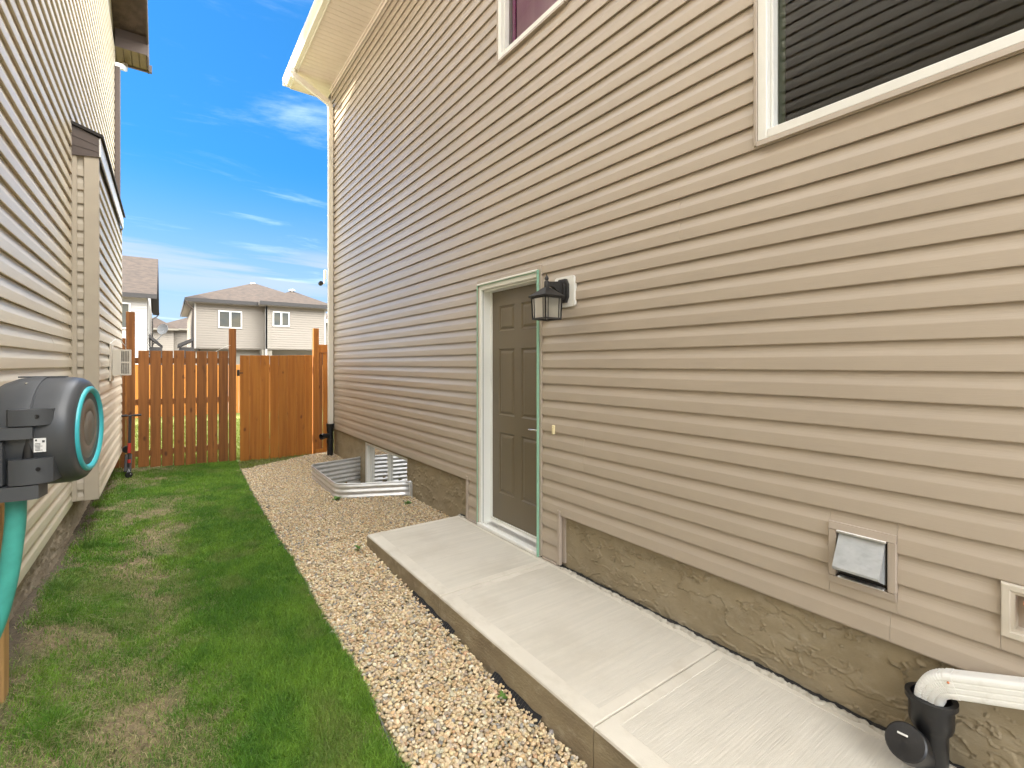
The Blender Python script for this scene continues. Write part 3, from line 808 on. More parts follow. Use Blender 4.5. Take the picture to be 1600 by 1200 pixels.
# ---- basement window
bx = W + .085
mb = MB()
mb.box(XF + .004, bx + .05, 6.905, 6.98, -.2, .495, .004); mb.box(XF + .004, bx + .05, 5.45, 5.475, -.2, .495, .004)
mb.box(XF + .004, bx + .05, 5.4755, 6.9045, .462, .495, .004); mb.box(XF + .004, bx + .05, 5.4755, 6.9045, -.2, -.15, .004)
mb.box(bx - .034, bx + .03, 6.135, 6.180, -.15, .4615, .004)
mb.box(bx - .01, bx + .03, 6.875, 6.9045, -.15, .4615, .003); mb.box(bx - .01, bx + .03, 5.4755, 5.50, -.15, .4615, .003)
bw = hp(mb, "window", WHITE, label="basement slider window behind the metal window well")
mb = MB(); mb.add([(bx, 5.49, -.16), (bx, 6.89, -.16), (bx, 6.89, .47), (bx, 5.49, .47)], [(0, 3, 2, 1)]); o = mb.obj("pane", GLASS_B); o.parent = bw
mb = MB(); mb.box(bx + .15, bx + .18, 5.3, 7.1, -.2, .52); o = mb.obj("blind", ROOM); o.parent = bw

# ---- eave: soffit, fascia, gutter, frieze, roof
ex = 1.737
for k in range(-10, 35):       # vented soffit strips across the overhang, each a shallow V-groove board
    ya = 8.95 - .3048 * (k + 10) * 1.0
    if ya < -2.9: break
    m_ = MB()
    for t in range(3):
        a = ya - .3048 + t * .1016
        m_.extr([(a + .0015, ZT + .004), (a + .004, ZT), (a + .0976, ZT), (a + .1001, ZT + .004), (a + .1001, ZT + .012), (a + .0015, ZT + .012)], 'x', ex + .02, W - .001)
    hp(m_, "soffit_panel", SOFFIT)
mb = MB(); mb.box(W - .055, W - .0205, -2.5, Y1 + .02, ZT - .022, ZT - .0005, .003); mb.box(W - .034, W - .0205, -2.5, Y1 + .02, ZT - .062, ZT - .0225, .003); hp(mb, "frieze_trim", SOFFIT)
mb = MB(); mb.box(ex, ex + .018, -2.9, 8.955, ZT - .012, ZT + .15, .002); mb.box(ex + .0185, W + .2, 8.951, 8.965, ZT - .01, ZT + .13, .002); hp(mb, "fascia", GUTTER)
gx = ex - .002
mb = MB()
prof = [(gx, ZT + .005), (gx - .055, ZT + .005), (gx - .065, ZT + .03), (gx - .095, ZT + .07), (gx - .112, ZT + .105), (gx - .112, ZT + .128), (gx - .100, ZT + .128),
        (gx - .100, ZT + .118), (gx - .104, ZT + .105), (gx - .088, ZT + .073), (gx - .06, ZT + .036), (gx - .05, ZT + .012), (gx - .004, ZT + .012), (gx - .004, ZT + .12), (gx, ZT + .12)]
mb.extr(prof, 'y', -2.9, 8.96); mb.box(gx - .108, gx, 8.9605, 8.963, ZT + .006, ZT + .126)
hp(mb, "gutter", GUTTER)
# hip roof
mb = MB(); mb.add([(ex - .05, -3.2, ZT + .15), (ex - .05, 9.02, ZT + .15), (10.6, 9.02, ZT + .15), (10.6, -3.2, ZT + .15), (6.2, 4.6, ZT + 2.1), (6.2, 1.2, ZT + 2.1),
                   (ex - .05, -3.2, ZT + .135), (ex - .05, 9.02, ZT + .135), (10.6, 9.02, ZT + .135), (10.6, -3.2, ZT + .135)],
                  [(0, 1, 4, 5), (1, 2, 4), (2, 3, 5, 4), (3, 0, 5), (6, 9, 8, 7), (0, 6, 7, 1), (1, 7, 8, 2), (2, 8, 9, 3), (3, 9, 6, 0)])
hp(mb, "roof", SHINGLE)
# downspout at the far corner with two elbows, rectangular ribbed section
def rect(w, h): return [(-w, -h), (-w * .5, -h), (-w * .4, -h * .86), (-w * .1, -h * .86), (0, -h), (w * .1, -h * .86), (w * .4, -h * .86), (w * .5, -h), (w, -h), (w, h), (-w, h)]
dsx, dsy = W - .066, 8.485
mb = MB(); mb.box(dsx - .041, dsx + .041, dsy - .040, dsy + .040, .62, 6.05, .008)
for z_ in (2.1, 4.2): mb.box(dsx - .044, dsx + .044, dsy - .043, dsy + .043, z_, z_ + .03, .004)
mb.tube([(dsx, dsy, 6.03), (dsx - .005, dsy, 6.09), (dsx - .04, dsy - .01, 6.14), (1.84, 8.40, 6.30), (1.70, 8.38, 6.36), (1.672, 8.375, 6.40), (1.67, 8.375, 6.46)],
        1.0, sect=[(-.040, -.041), (.040, -.041), (.040, .041), (-.040, .041)])
hp(mb, "downspout", GUTTER, label="cream downspout at the far corner of the house")
# security camera by the far corner
sc_ = thing("security_camera", "tiny dark round security camera on the far corner, left of the white downspout", "camera", (2.30, 8.62, 3.1))
m_ = MB(); m_.box(2.225, 2.262, 8.60, 8.66, 3.13, 3.29, .006); m_.tube([(2.24, 8.63, 3.13), (2.22, 8.60, 3.05), (2.17, 8.57, 3.03)], .012, 8); part(m_, "mount", GUTTER, sc_)
m_ = MB(); m_.lathe([(.0, -.03), (.030, -.028), (.038, -.01), (.038, .03), (.03, .05), (.0, .052)], 16, Matrix.Translation((2.145, 8.53, 3.03)) @ Matrix.Rotation(R(80), 4, 'X')); part(m_, "head", BLACKM, sc_, 40)

# ---- black drain stub at far corner
dp = thing("drain_pipe", "black drain riser with side branch under the white downspout at the far corner", "pipe", (2.27, 8.44, 0))
mb = MB(); mb.lathe([(.052, .02), (.052, .30), (.058, .30), (.058, .36), (.052, .36), (.052, .50), (.060, .50), (.060, .60), (.064, .61), (.064, .63), (.052, .63), (.052, .55)], 22, Matrix.Translation((2.285, 8.46, 0)), cap=False)
part(mb, "riser", BLACKP, dp, 40)
mb = MB(); mb.lathe([(.042, 0), (.042, .10), (.050, .10), (.050, .15), (.036, .15), (.03, .11)], 18, Matrix.Translation((2.245, 8.43, .43)) @ Matrix.Rotation(R(-90), 4, 'Y') @ Matrix.Rotation(R(25), 4, 'X'), cap=False)
part(mb, "branch", BLACKP, dp, 40)
mb = MB(); mb.box(2.15, 2.42, 8.33, 8.57, .03, .075, .01); part(mb, "base", BLACKP, dp)

# ---- wall lantern
lan = thing("wall_lantern", "black carriage lantern with clear glass on white plate right of the brown door", "lamp", (W, 2.56, 2.13))
mb = MB()
def rrect(y0, y1, z0, z1, r, n_=5):
    out = []
    for (cy, cz, a0) in ((y1 - r, z1 - r, 0), (y0 + r, z1 - r, 90), (y0 + r, z0 + r, 180), (y1 - r, z0 + r, 270)):
        for i in range(n_ + 1):
            a = R(a0 + 90 * i / n_); out.append((cy + r * math.cos(a), cz + r * math.sin(a)))
    return out
mb.extr(rrect(2.462, 2.668, 2.062, 2.282, .022), 'x', W - .034, W - .008); part(mb, "mounting_plate", WHITE, lan)
mb = MB(); o8 = [(2.566 + sy, 2.175 + sz) for sy, sz in ((-.055, -.045), (-.035, -.085), (.035, -.085), (.055, -.045), (.055, .045), (.035, .085), (-.035, .085), (-.055, .045))]
mb.extr(o8, 'x', W - .058, W - .0305); mb.extr([(2.566 + (y_ - 2.566) * .75, 2.175 + (z_ - 2.175) * .75) for y_, z_ in o8], 'x', W - .078, W - .0585)
part(mb, "backplate", BLACKM, lan)
LX, LY = 2.155, 2.555
mb = MB(); mb.extr([(W - .07, 2.235), (W - .10, 2.238), (LX + .05, 2.231), (LX, 2.226), (LX, 2.196), (LX + .05, 2.196), (W - .085, 2.150), (W - .07, 2.13)], 'y', LY - .014, LY + .016); part(mb, "arm", BLACKM, lan, 40)
mb = MB(); mb.lathe([(.016, 2.170), (.019, 2.185), (.018, 2.225), (.012, 2.232), (.009, 2.236), (.0155, 2.246), (.013, 2.257), (.006, 2.266), (.004, 2.274), (.0015, 2.281)], 14, Matrix.Translation((LX, LY, 0))); part(mb, "finial", BLACKM, lan, 40)
def frust(m_, h0, z0, h1, z1):
    vs = [(LX + sx * h, LY + sy * h, z) for (h, z) in ((h0, z0), (h1, z1)) for sx, sy in ((-1, -1), (1, -1), (1, 1), (-1, 1))]
    m_.add(vs, [(0, 1, 5, 4), (1, 2, 6, 5), (2, 3, 7, 6), (3, 0, 4, 7), (3, 2, 1, 0), (4, 5, 6, 7)])
mb = MB(); frust(mb, .090, 2.118, .092, 2.125); frust(mb, .090, 2.1255, .054, 2.155); frust(mb, .054, 2.1555, .017, 2.186); part(mb, "roof", BLACKM, lan)
def lerp(a, b_, t): return a + (b_ - a) * t
ht, hb, zt, zbm = .074, .069, 2.117, 1.962
def bar(m_, p, q, w): m_.tube([p, q], w, sect=[(-1, -1), (1, -1), (1, 1), (-1, 1)])
mb = MB()
def P4(side_, t, z):
    h = lerp(hb, ht, (z - zbm) / (zt - zbm)); s_ = lerp(-h, h, t)
    return {0: (LX + s_, LY - h, z), 1: (LX - h, LY + s_, z), 2: (LX + s_, LY + h, z), 3: (LX + h, LY + s_, z)}[side_]
for sd in range(4):
    for t in (0, .16, .84): bar(mb, P4(sd, t, zbm), P4(sd, t, zt), .0045 if t == 0 else .003)
    bar(mb, P4(sd, 0, zbm + .004), P4(sd, 1, zbm + .004), .006); bar(mb, P4(sd, 0, zt - .004), P4(sd, 1, zt - .004), .005)
for p in ((1, 1), ): bar(mb, P4(0, 1, zbm), P4(0, 1, zt), .0045); bar(mb, P4(2, 1, zbm), P4(2, 1, zt), .0045); bar(mb, P4(1, 1, zbm), P4(1, 1, zt), .0045)
part(mb, "cage", BLACKM, lan)
for sd in range(4):
    m_ = MB(); m_.add([P4(sd, .02, zbm + .01), P4(sd, .98, zbm + .01), P4(sd, .98, zt - .01), P4(sd, .02, zt - .01)], [(0, 1, 2, 3)]); part(m_, "glass", GLASS_L, lan)
mb = MB(); mb.lathe([(.014, 2.115), (.014, 2.085), (.010, 2.08)], 12, Matrix.Translation((LX, LY, 0))); part(mb, "socket", WHITE, lan)
mb = MB(); mb.lathe([(.012, 2.08), (.022, 2.065), (.029, 2.045), (.027, 2.02), (.016, 2.004), (.002, 2.0)], 16, Matrix.Translation((LX, LY, 0))); part(mb, "bulb", GLASS_L, lan, 60)

# ---- exhaust vent
vent = thing("exhaust_vent", "square grey metal exhaust hood in tan frame low on the siding", "vent", (W, .75, .84))
vy0, vy1, vz0, vz1 = VENT
mb = MB(); fw = .030
mb.extr([(W - .032, vz1 - fw), (W - .026, vz1), (W + .0, vz1), (W + .0, vz1 - fw)], 'y', vy0 + .001, vy1 - .001)
mb.extr([(W - .026, vz0), (W - .032, vz0 + fw), (W + .0, vz0 + fw), (W + .0, vz0)], 'y', vy0 + .001, vy1 - .001)
mb.box(W - .030, W, vy0, vy0 + fw - .001, vz0 + fw + .0005, vz1 - fw - .0005, .003); mb.box(W - .030, W, vy1 - fw + .001, vy1, vz0 + fw + .0005, vz1 - fw - .0005, .003)
part(mb, "vent_frame", TRIM, vent)
mb = MB(); mb.box(W - .006, W + .001, vy0 + fw, vy1 - fw, vz0 + fw, vz1 - fw); part(mb, "back_plate", ROOM, vent)
hy0, hy1 = vy0 + fw + .008, vy1 - fw - .008; ht_, hb_ = vz1 - fw - .012, vz0 + fw + .052
mb = MB()
mb.add([(W - .012, hy0, ht_), (W - .012, hy1, ht_), (W - .020, hy1, ht_ + .001), (W - .020, hy0, ht_ + .001),
        (W - .095, hy0, hb_ + .012), (W - .095, hy1, hb_ + .012), (W - .093, hy1, hb_ + .002), (W - .093, hy0, hb_ + .002), (W - .01, hy0, hb_ - .035), (W - .01, hy1, hb_ - .035)],
       [(0, 1, 2, 3), (3, 2, 5, 4), (4, 5, 6, 7), (3, 4, 7, 8, 0), (2, 1, 9, 6, 5)])
part(mb, "hood", GALV_M, vent)
mb = MB(); mb.box(W - .036, W - .010, hy0 - .006, hy1 + .006, ht_ + .0015, ht_ + .012, .002); part(mb, "hood_lip", ALU, vent)
mb = MB(); mb.box(W - .04, W - .012, hy0, hy1, vz0 + fw + .001, vz0 + fw + .009, .002); part(mb, "lower_flange", ALU, vent)
mb = MB(); mb.add([(W - .030, hy0 + .004, hb_ + .0), (W - .030, hy1 - .004, hb_ + .0), (W - .008, hy1 - .004, ht_ - .02), (W - .008, hy0 + .004, ht_ - .02)], [(0, 1, 2, 3)]); part(mb, "damper", BLACKM, vent)

# ---- recessed tap box
tb = thing("tap_box", "cream recessed box with copper hose tap at the right edge of the siding", "tap box", (W, .2, .8))
by0, by1, bz0, bz1 = BIB
mb = MB(); t_ = .030
def rring(y0, y1, z0, z1): return [(y0, z0), (y1, z0), (y1, z1), (y0, z1)]
lv = [(W - .008, 0), (W - .030, .002), (W - .032, .006), (W - .032, .022), (W - .026, .026), (W - .024, .034), (W - .020, .036), (W + .012, .040)]
vs = [(x_, y_, z_) for (x_, ins) in lv for (y_, z_) in rring(by0 + ins, by1 - ins, bz0 + ins, bz1 - ins)]
mb.add(vs, [(4 * k + e, 4 * k + (e + 1) % 4, 4 * k + 4 + (e + 1) % 4, 4 * k + 4 + e) for k in range(len(lv) - 1) for e in range(4)])
part(mb, "box_frame", BEIGE_P, tb)
mb = MB(); mb.box(W + .012, W + .03, by0 + t_ + .008, by1 - t_ - .008, bz0 + t_ + .008, bz1 - t_ - .008); part(mb, "box_back", BEIGE_P, tb)
mb = MB(); cy_, cz_ = .262, .812
mb.lathe([(.026, 0), (.026, .010), (.018, .012), (.018, .03)], 6, Matrix.Translation((W + .012, cy_, cz_ + .02)) @ Matrix.Rotation(R(-90), 4, 'Y'))
mb.tube([(W + .0, cy_, cz_ + .02), (W - .03, cy_ - .004, cz_ + .012), (W - .05, cy_ - .006, cz_ - .012), (W - .052, cy_ - .006, cz_ - .035)], [.014, .016, .016, .018], 12)
part(mb, "spout", COPPER, tb, 40)
mb = MB(); 
for k in range(6):
    a = k * math.pi / 3; mb.tube([(W - .036, cy_ - .005, cz_ + .035), (W - .036, cy_ - .005 + .028 * math.cos(a), cz_ + .035 + .028 * math.sin(a))], [.005, .009], 8)
part(mb, "tap_handle", COPPER, tb, 40)

# ---- near downspout and its black drain (bottom right)
nd = thing("drain_hub", "black plastic drain hub standing against the foundation, white elbow inside it", "drain", (2.25, .53, 0))
px_, py_ = 2.285, .515
mb = MB(); mb.lathe([(.050, -.10), (.050, .30), (.062, .32), (.066, .34), (.066, .405), (.076, .41), (.076, .428), (.060, .428), (.056, .40), (.05, .33)], 30, Matrix.Translation((px_, py_, 0)), cap=False)
part(mb, "riser", BLACKP, nd, 40)
mb = MB(); mb.lathe([(.052, -.03), (.052, .06), (.063, .06), (.063, .105), (.058, .11), (.03, .112), (.0, .114)], 26, Matrix.Translation((px_ - .045, py_ + .03, .225)) @ Vector((-.80, .12, .62)).to_track_quat('Z', 'Y').to_matrix().to_4x4())
part(mb, "side_cap", BLACKP, nd, 40)
mb = MB(); mb.tube([(px_ - .130, py_ + .065, .312), (px_ - .132, py_ + .035, .314)], .0035, 6); part(mb, "cap_mark", WHITE_M, nd)
ns = thing("downspout", "white ribbed downspout with curved elbow running low along the wall into black hub", "downspout", (2.28, .1, .5))
RA = .088; pth = []
for i in range(15):
    a = R(70 * i / 14)
    pth.append((px_, py_ + .003 - RA + RA * math.cos(a), .418 + RA * math.sin(a)))
def rsect(hw, hh, r, groove=.0022):
    out = []
    for (cx_, cy_, a0) in ((hw - r, hh - r, 0), (-(hw - r), hh - r, 90), (-(hw - r), -(hh - r), 180), (hw - r, -(hh - r), 270)):
        out += [(cx_ + r * math.cos(R(a0 + 22.5 * i)), cy_ + r * math.sin(R(a0 + 22.5 * i))) for i in range(5)]
        if a0 in (0, 180):      # shallow pressed flutes on the two broad faces
            sg = 1 if a0 == 0 else -1
            for u_ in (.45, 0, -.45):
                out += [(sg * hw * (u_ + .09), sg * hh), (sg * hw * u_, sg * (hh - groove)), (sg * hw * (u_ - .09), sg * hh)]
    return out
sect = rsect(.042, .034, .014)
p2 = []; rr = []
for i, p in enumerate(pth[:-1]):
    q = pth[i + 1]
    for k, (t, s_) in enumerate(((0, 1.0), (.12, .93), (.26, .93), (.42, 1.0))):
        p2.append(tuple(lerp(p[j], q[j], t) for j in range(3))); rr.append(s_)
p2.append(pth[-1]); rr.append(1.0)
e0 = Vector(p2[-1]); pdir = Vector((0, -math.sin(R(70)), math.cos(R(70))))
mb = MB(); mb.tube([e0 - pdir * .004, e0 + pdir * .018], 1.03, sect=sect, up=(1, 0, 0)); part(mb, "joint_band", WHITE_M, ns)
mb = MB(); mb.tube(p2, rr, sect=sect, up=(1, 0, 0)); part(mb, "elbow", WHITE_M, ns)
mb = MB(); mb.tube([e0 + pdir * .0185, e0 + pdir * .95], 1.0, sect=sect, up=(1, 0, 0)); part(mb, "pipe", WHITE_M, ns)
mb = MB(); mb.lathe([(.004, 0), (.004, .004), (.001, .006)], 8, Matrix.Translation(e0 + Vector((-.0345, .0, .018))) @ Matrix.Rotation(R(-90), 4, 'Y')); part(mb, "screw", COPPER, ns)

# ================================================================== CONCRETE WALK
walk = link("path", None); walk["kind"] = "structure"
xs0, xs1, zt_ = 1.425, W - .010, .158
js = [4.124, 2.755, 1.392, .02, -1.35]
for a, b_ in zip(js, js[1:]):
    a0, b0 = a - .0025, b_ + .0025
    m_ = MB(); m_.cur = 0
    e = .010; bw_ = .095; dpt = .0035
    # tooled edge ring, trowelled border, broomed field slightly lower
    def ring(x0, x1, y0, y1, z): return [(x0, y0, z), (x1, y0, z), (x1, y1, z), (x0, y1, z)]
    jA = .0 if a > 4 else 0
    rings = [ring(xs0, xs1, b0, a0, zt_ - .012), ring(xs0 + .004, xs1 - .0, b0 + .002, a0 - .002, zt_ - .003), ring(xs0 + e, xs1 - .001, b0 + .006, a0 - .006, zt_)]
    vs = [p for r_ in rings for p in r_]
    fs = [(4 * k + i, 4 * k + (i + 1) % 4, 4 * k + 4 + (i + 1) % 4, 4 * k + 4 + i) for k in range(2) for i in range(4)]
    m_.cur = 1; m_.add(vs, fs)
    r3 = ring(xs0 + e, xs1 - .001, b0 + .006, a0 - .006, zt_); r4 = ring(xs0 + bw_, xs1 - .05, b0 + .055, a0 - .055, zt_); r5 = ring(xs0 + bw_ + .003, xs1 - .052, b0 + .058, a0 - .058, zt_ - .0025)
    m_.add(r3 + r4, [(i, (i + 1) % 4, 4 + (i + 1) % 4, 4 + i) for i in range(4)])
    m_.cur = 0; m_.add(r4 + r5, [(i, (i + 1) % 4, 4 + (i + 1) % 4, 4 + i) for i in range(4)]); m_.add(r5, [(0, 1, 2, 3)])
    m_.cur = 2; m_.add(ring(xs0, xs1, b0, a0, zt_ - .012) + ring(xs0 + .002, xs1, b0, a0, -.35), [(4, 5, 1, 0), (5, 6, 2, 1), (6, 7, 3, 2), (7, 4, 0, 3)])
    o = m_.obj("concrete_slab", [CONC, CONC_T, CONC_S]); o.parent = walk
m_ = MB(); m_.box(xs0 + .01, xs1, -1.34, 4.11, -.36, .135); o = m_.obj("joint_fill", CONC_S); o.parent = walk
# torn landscape fabric peeping out along the foot of the slab
m_ = MB()
for (y0, y1) in ((2.55, 3.15), (1.72, 2.12)):
    yy = np.arange(y0, y1, .02); 
    for i in range(len(yy) - 1):
        z0 = float(ground(1.4, yy[i])) ; k0 = .018 * vn(yy[i] * 14, 1) + .004; k1 = .018 * vn(yy[i + 1] * 14, 1) + .004
        m_.add([(1.408 - k0, yy[i], z0 + .016), (1.408 - k1, yy[i + 1], z0 + .016), (1.4245, yy[i + 1], z0 + .028 + k1), (1.4245, yy[i], z0 + .028 + k0)], [(0, 1, 2, 3)])
o = m_.obj("landscape_fabric", FABRIC); o["kind"] = "stuff"; tag(o, "black landscape fabric edge showing at the foot of the concrete walk", "fabric")

# ================================================================== WINDOW WELL
ww = thing("window_well", "low corrugated galvanised window well set in gravel by the basement window", "window well", (2.0, 6.3, .1))
nz_ = 110; zlo, zhi = -.47, .244
vs = []; fs = []
for i, p in enumerate(wp):
    t = (wp[min(i + 1, len(wp) - 1)] - wp[max(i - 1, 0)]).normalized(); nrm = Vector((-t.y, t.x))
    for k in range(nz_ + 1):
        z = zlo + (zhi - zlo) * k / nz_
        off = .0075 * math.cos((zhi - z) / .062 * 2 * math.pi + math.pi)
        q = p - nrm * off
        vs.append((q.x, q.y, z))
N = nz_ + 1
for i in range(len(wp) - 1):
    for k in range(nz_): fs.append((i * N + k, (i + 1) * N + k, (i + 1) * N + k + 1, i * N + k + 1))
mb = MB(); mb.add(vs, fs); ob = part(mb, "well_wall", GALV, ww, 80)
ob.modifiers.new("thick", 'SOLIDIFY').thickness = .0022
mb = MB(); mb.tube([(p.x, p.y, zhi + .002) for p in wp], .0065, 8); part(mb, "rolled_rim", GALV, ww, 50)
mb = MB(); mb.box(W - .010, W + .020, 5.30, 5.344, .03, .246, .002); mb.box(W - .010, W + .020, 7.180, 7.225, .03, .246, .002); part(mb, "flange", GALV, ww)
for k in range(3):
    for yy_ in (5.322, 7.205):
        m_ = MB(); m_.lathe([(.007, 0), (.007, .004), (.003, .006)], 6, Matrix.Translation((W - .0105, yy_, .07 + k * .062)) @ Matrix.Rotation(R(-90), 4, 'Y')); part(m_, "bolt", GALV_M, ww)
m_ = MB()
for zz in (.222, .16): m_.lathe([(.008, 0), (.008, .004), (.003, .006)], 8, Matrix.Translation((1.602, 6.62, zz)) @ Matrix.Rotation(R(-90), 4, 'Y'))
part(m_, "rivets", GALV_M, ww)

# ================================================================== NEIGHBOUR'S HOUSE (left)
nb = thing("house", "neighbouring house with cream horizontal siding and brown eave along the left side", "house", (L, 3, 0))
def np_(mb, name, mats, smooth=False, label=None): return part(mb, name, mats, nb, smooth, label)
YN = 9.9
zl0 = .42
CH = (5.64, 8.42)     # chase span
def seams_l(r):
    rnd = random.Random((r // 2) * 17 + 3); return [rnd.choice([-1.0, 1.0, 2.2, 4.3, 5.0, 6.8]) + rnd.random() * .5]
side_w(nb, L, '+x', -2.5, YN, zl0, 53, [(CH[0] + .01, CH[1] - .01, .0, 3.70)], VINYL_L, seams_l)
mb = MB(); mb.box(L - .3, L - .003, -2.5, YN, .43, 6.79); mb.box(-9, L - .3, YN - .12, YN, 0, 6.79); mb.box(-9, L - .3, -2.5, -2.38, 0, 6.79); mb.box(-9.1, -9, -2.5, YN, 0, 6.79); np_(mb, "wall", TRIM_L)
mb = MB(); mb.box(L + .0, L + .020, YN - .0, YN + .075, .42, 6.73, .003); np_(mb, "corner_post", TRIM_L)
mb = MB(); mb.box(L - .003, L + .010, -2.5, CH[0] - .03, .412, .4195); np_(mb, "starter_strip", TRIM_L)
parge(-2.5, 2.2, -.3, .43, .03, nb, L - .016, 1, PARGE_L, .005, 11)
parge(2.2, 8.8, -.1, .43, .011, nb, L - .016, 1, PARGE_L, .008, 12)
mb = MB(); mb.box(L - .25, L - .02, -2.5, YN, -.5, .42); np_(mb, "foundation_core", PARGE_L)
# gable roof: rear eave box, rake boards, roof slabs
pitch = .45
zr = lambda y: 7.20 + (9.8 - y) * pitch
ov = .45; RX = L + ov
ridge_y = 3.6
for sgn in (1,):
    m_ = MB()
    yA, yB = 10.44, ridge_y; yC = 2 * ridge_y - 10.44
    m_.add([(RX, yA, zr(yA)), (RX, yB, zr(yB)), (-9.5, yB, zr(yB)), (-9.5, yA, zr(yA)), (RX, yA, zr(yA) - .03), (RX, yB, zr(yB) - .03), (-9.5, yB, zr(yB) - .03), (-9.5, yA, zr(yA) - .03)],
           [(0, 1, 2, 3), (7, 6, 5, 4), (0, 4, 5, 1), (1, 5, 6, 2), (2, 6, 7, 3), (3, 7, 4, 0)])
    m_.add([(RX, yC, zr(yA)), (RX, yB, zr(yB)), (-9.5, yB, zr(yB)), (-9.5, yC, zr(yA)), (RX, yC, zr(yA) - .03), (RX, yB, zr(yB) - .03), (-9.5, yB, zr(yB) - .03), (-9.5, yC, zr(yA) - .03)],
           [(3, 2, 1, 0), (4, 5, 6, 7), (1, 5, 4, 0), (2, 6, 5, 1), (3, 7, 6, 2), (0, 4, 7, 3)])
    np_(m_, "roof", SHINGLE)
mb = MB()
z0r = lambda y: zr(y) - .035
for (ya, yb) in ((10.42, ridge_y),):
    mb.add([(RX - .002, ya, z0r(ya)), (RX - .002, yb, z0r(yb)), (RX - .002, yb, z0r(yb) - .19), (RX - .002, ya, z0r(ya) - .19),
            (RX - .022, ya, z0r(ya)), (RX - .022, yb, z0r(yb)), (RX - .022, yb, z0r(yb) - .19), (RX - .022, ya, z0r(ya) - .19)],
           [(0, 1, 2, 3), (7, 6, 5, 4), (0, 4, 5, 1), (3, 2, 6, 7), (0, 3, 7, 4), (1, 5, 6, 2)])
np_(mb, "rake_board", BROWN)
# gable wall infill up under the roof, in siding colour
mb = MB(); yA = 9.9
mb.add([(L - .002, yA, 6.79), (L - .002, ridge_y, 6.79), (L - .002, ridge_y, zr(ridge_y) - .05), (L - .002, yA, zr(yA) - .05), (L - .2, yA, 6.79), (L - .2, ridge_y, 6.79), (L - .2, ridge_y, zr(ridge_y) - .05), (L - .2, yA, zr(yA) - .05)],
       [(0, 1, 2, 3), (7, 6, 5, 4), (0, 3, 7, 4), (1, 5, 6, 2), (3, 2, 6, 7), (0, 4, 5, 1)])
yB2 = 2 * ridge_y - 9.9
mb.add([(L - .002, yB2, 6.79), (L - .002, ridge_y, 6.79), (L - .002, ridge_y, zr(ridge_y) - .05), (L - .002, yB2, zr(yA) - .05)], [(3, 2, 1, 0)])
np_(mb, "gable_wall", VINYL_L)
# boxed eave return
EZ = 6.745
mb = MB(); mb.box(L + .022, RX - .024, YN + .002, YN + .016, EZ, EZ + .17, .002); mb.box(L + .022, RX - .024, YN + .012, YN + .03, EZ + .1705, EZ + .30, .002)
mb.box(RX - .023, RX - .001, YN + .002, 10.44, EZ - .02, EZ + .22, .002); mb.box(-9.4, RX - .0235, 10.42, 10.44, EZ - .02, EZ + .16, .002)
np_(mb, "fascia", BROWN)
for k in range(7):
    a = RX - .026 - .1016 * (k + 1)
    if k == 4: a_end = a
    m_ = MB(); m_.extr([(a + .002, EZ + .006), (a + .006, EZ), (a + .0956, EZ), (a + .0996, EZ + .006), (a + .0996, EZ + .014), (a + .002, EZ + .014)], 'y', YN + .017 if k < 4 else YN + .08, 10.419)
    np_(m_, "soffit_panel", BROWN_S)
mb = MB(); gy = 10.442
mb.extr([(gy, EZ + .0), (gy + .06, EZ + .0), (gy + .10, EZ + .06), (gy + .115, EZ + .12), (gy + .1, EZ + .125), (gy + .09, EZ + .06), (gy + .055, EZ + .01), (gy + .005, EZ + .01), (gy + .005, EZ + .12), (gy, EZ + .12)], 'x', -9.4, RX + .03)
mb.extr([(gy, EZ), (gy + .06, EZ), (gy + .10, EZ + .06), (gy + .115, EZ + .12), (gy, EZ + .12)], 'x', RX + .0305, RX + .034)
np_(mb, "gutter", BROWN)
mb = MB(); nx_, ny_ = L + .055, YN + .02
mb.box(nx_ - .034, nx_ + .034, ny_ - .04, ny_ + .04, .3, 6.42, .006); np_(mb, "downspout", BROWN, label="dark brown downspout on the neighbour's far corner")
mb = MB(); mb.tube([(nx_, ny_, 6.4), (nx_, ny_ + .015, 6.46), (nx_ + .03, ny_ + .08, 6.50), (nx_ + .06, ny_ + .28, 6.56), (nx_ + .07, ny_ + .42, 6.64), (nx_ + .07, ny_ + .50, 6.75)],
        1.0, sect=[(-.034, -.036), (.034, -.036), (.034, .036), (-.034, .036)]); np_(mb, "elbow", WHITE_M)
# fireplace chase: bumped-out box with its own little roof
cx1 = -.50
cz0 = .448
c0, c1_ = CH
ch = part(MB().box(L - .05, cx1 - .004, c0 + .004, c1_ - .004, cz0 + .004, 3.60), "chimney_chase", TRIM_L, nb, label="shallow boxed out chase with brown cap on the neighbour's wall")
def cs(mb_, name, m__, smooth=False):
    o = mb_.obj(name, m__, None, smooth); o.parent = ch; return o
mb = MB(); mb.box(L + .001, L + .016, c0 - .036, c0 - .002, cz0 - .03, 3.78, .003); cs(mb, "trim_channel", TRIM_L)
mb = MB(); mb.box(L + .0165, L + .050, c0 - .020, c0 + .002, cz0, 3.50, .003); cs(mb, "trim_board", TRIM_L)
mb = MB(); mb.box(cx1 - .085, cx1 + .016, c0 - .020, c0 + .002, cz0 - .004, 3.53, .003); mb.box(cx1 - .003, cx1 + .016, c0 + .0025, c0 + .03, cz0 - .004, 3.53, .003); cs(mb, "corner_board", TRIM_L)
mb = MB(); mb.box(cx1 - .003, cx1 + .016, c1_ - .035, c1_ + .006, cz0 - .004, 3.50, .003); cs(mb, "corner_board", TRIM_L)
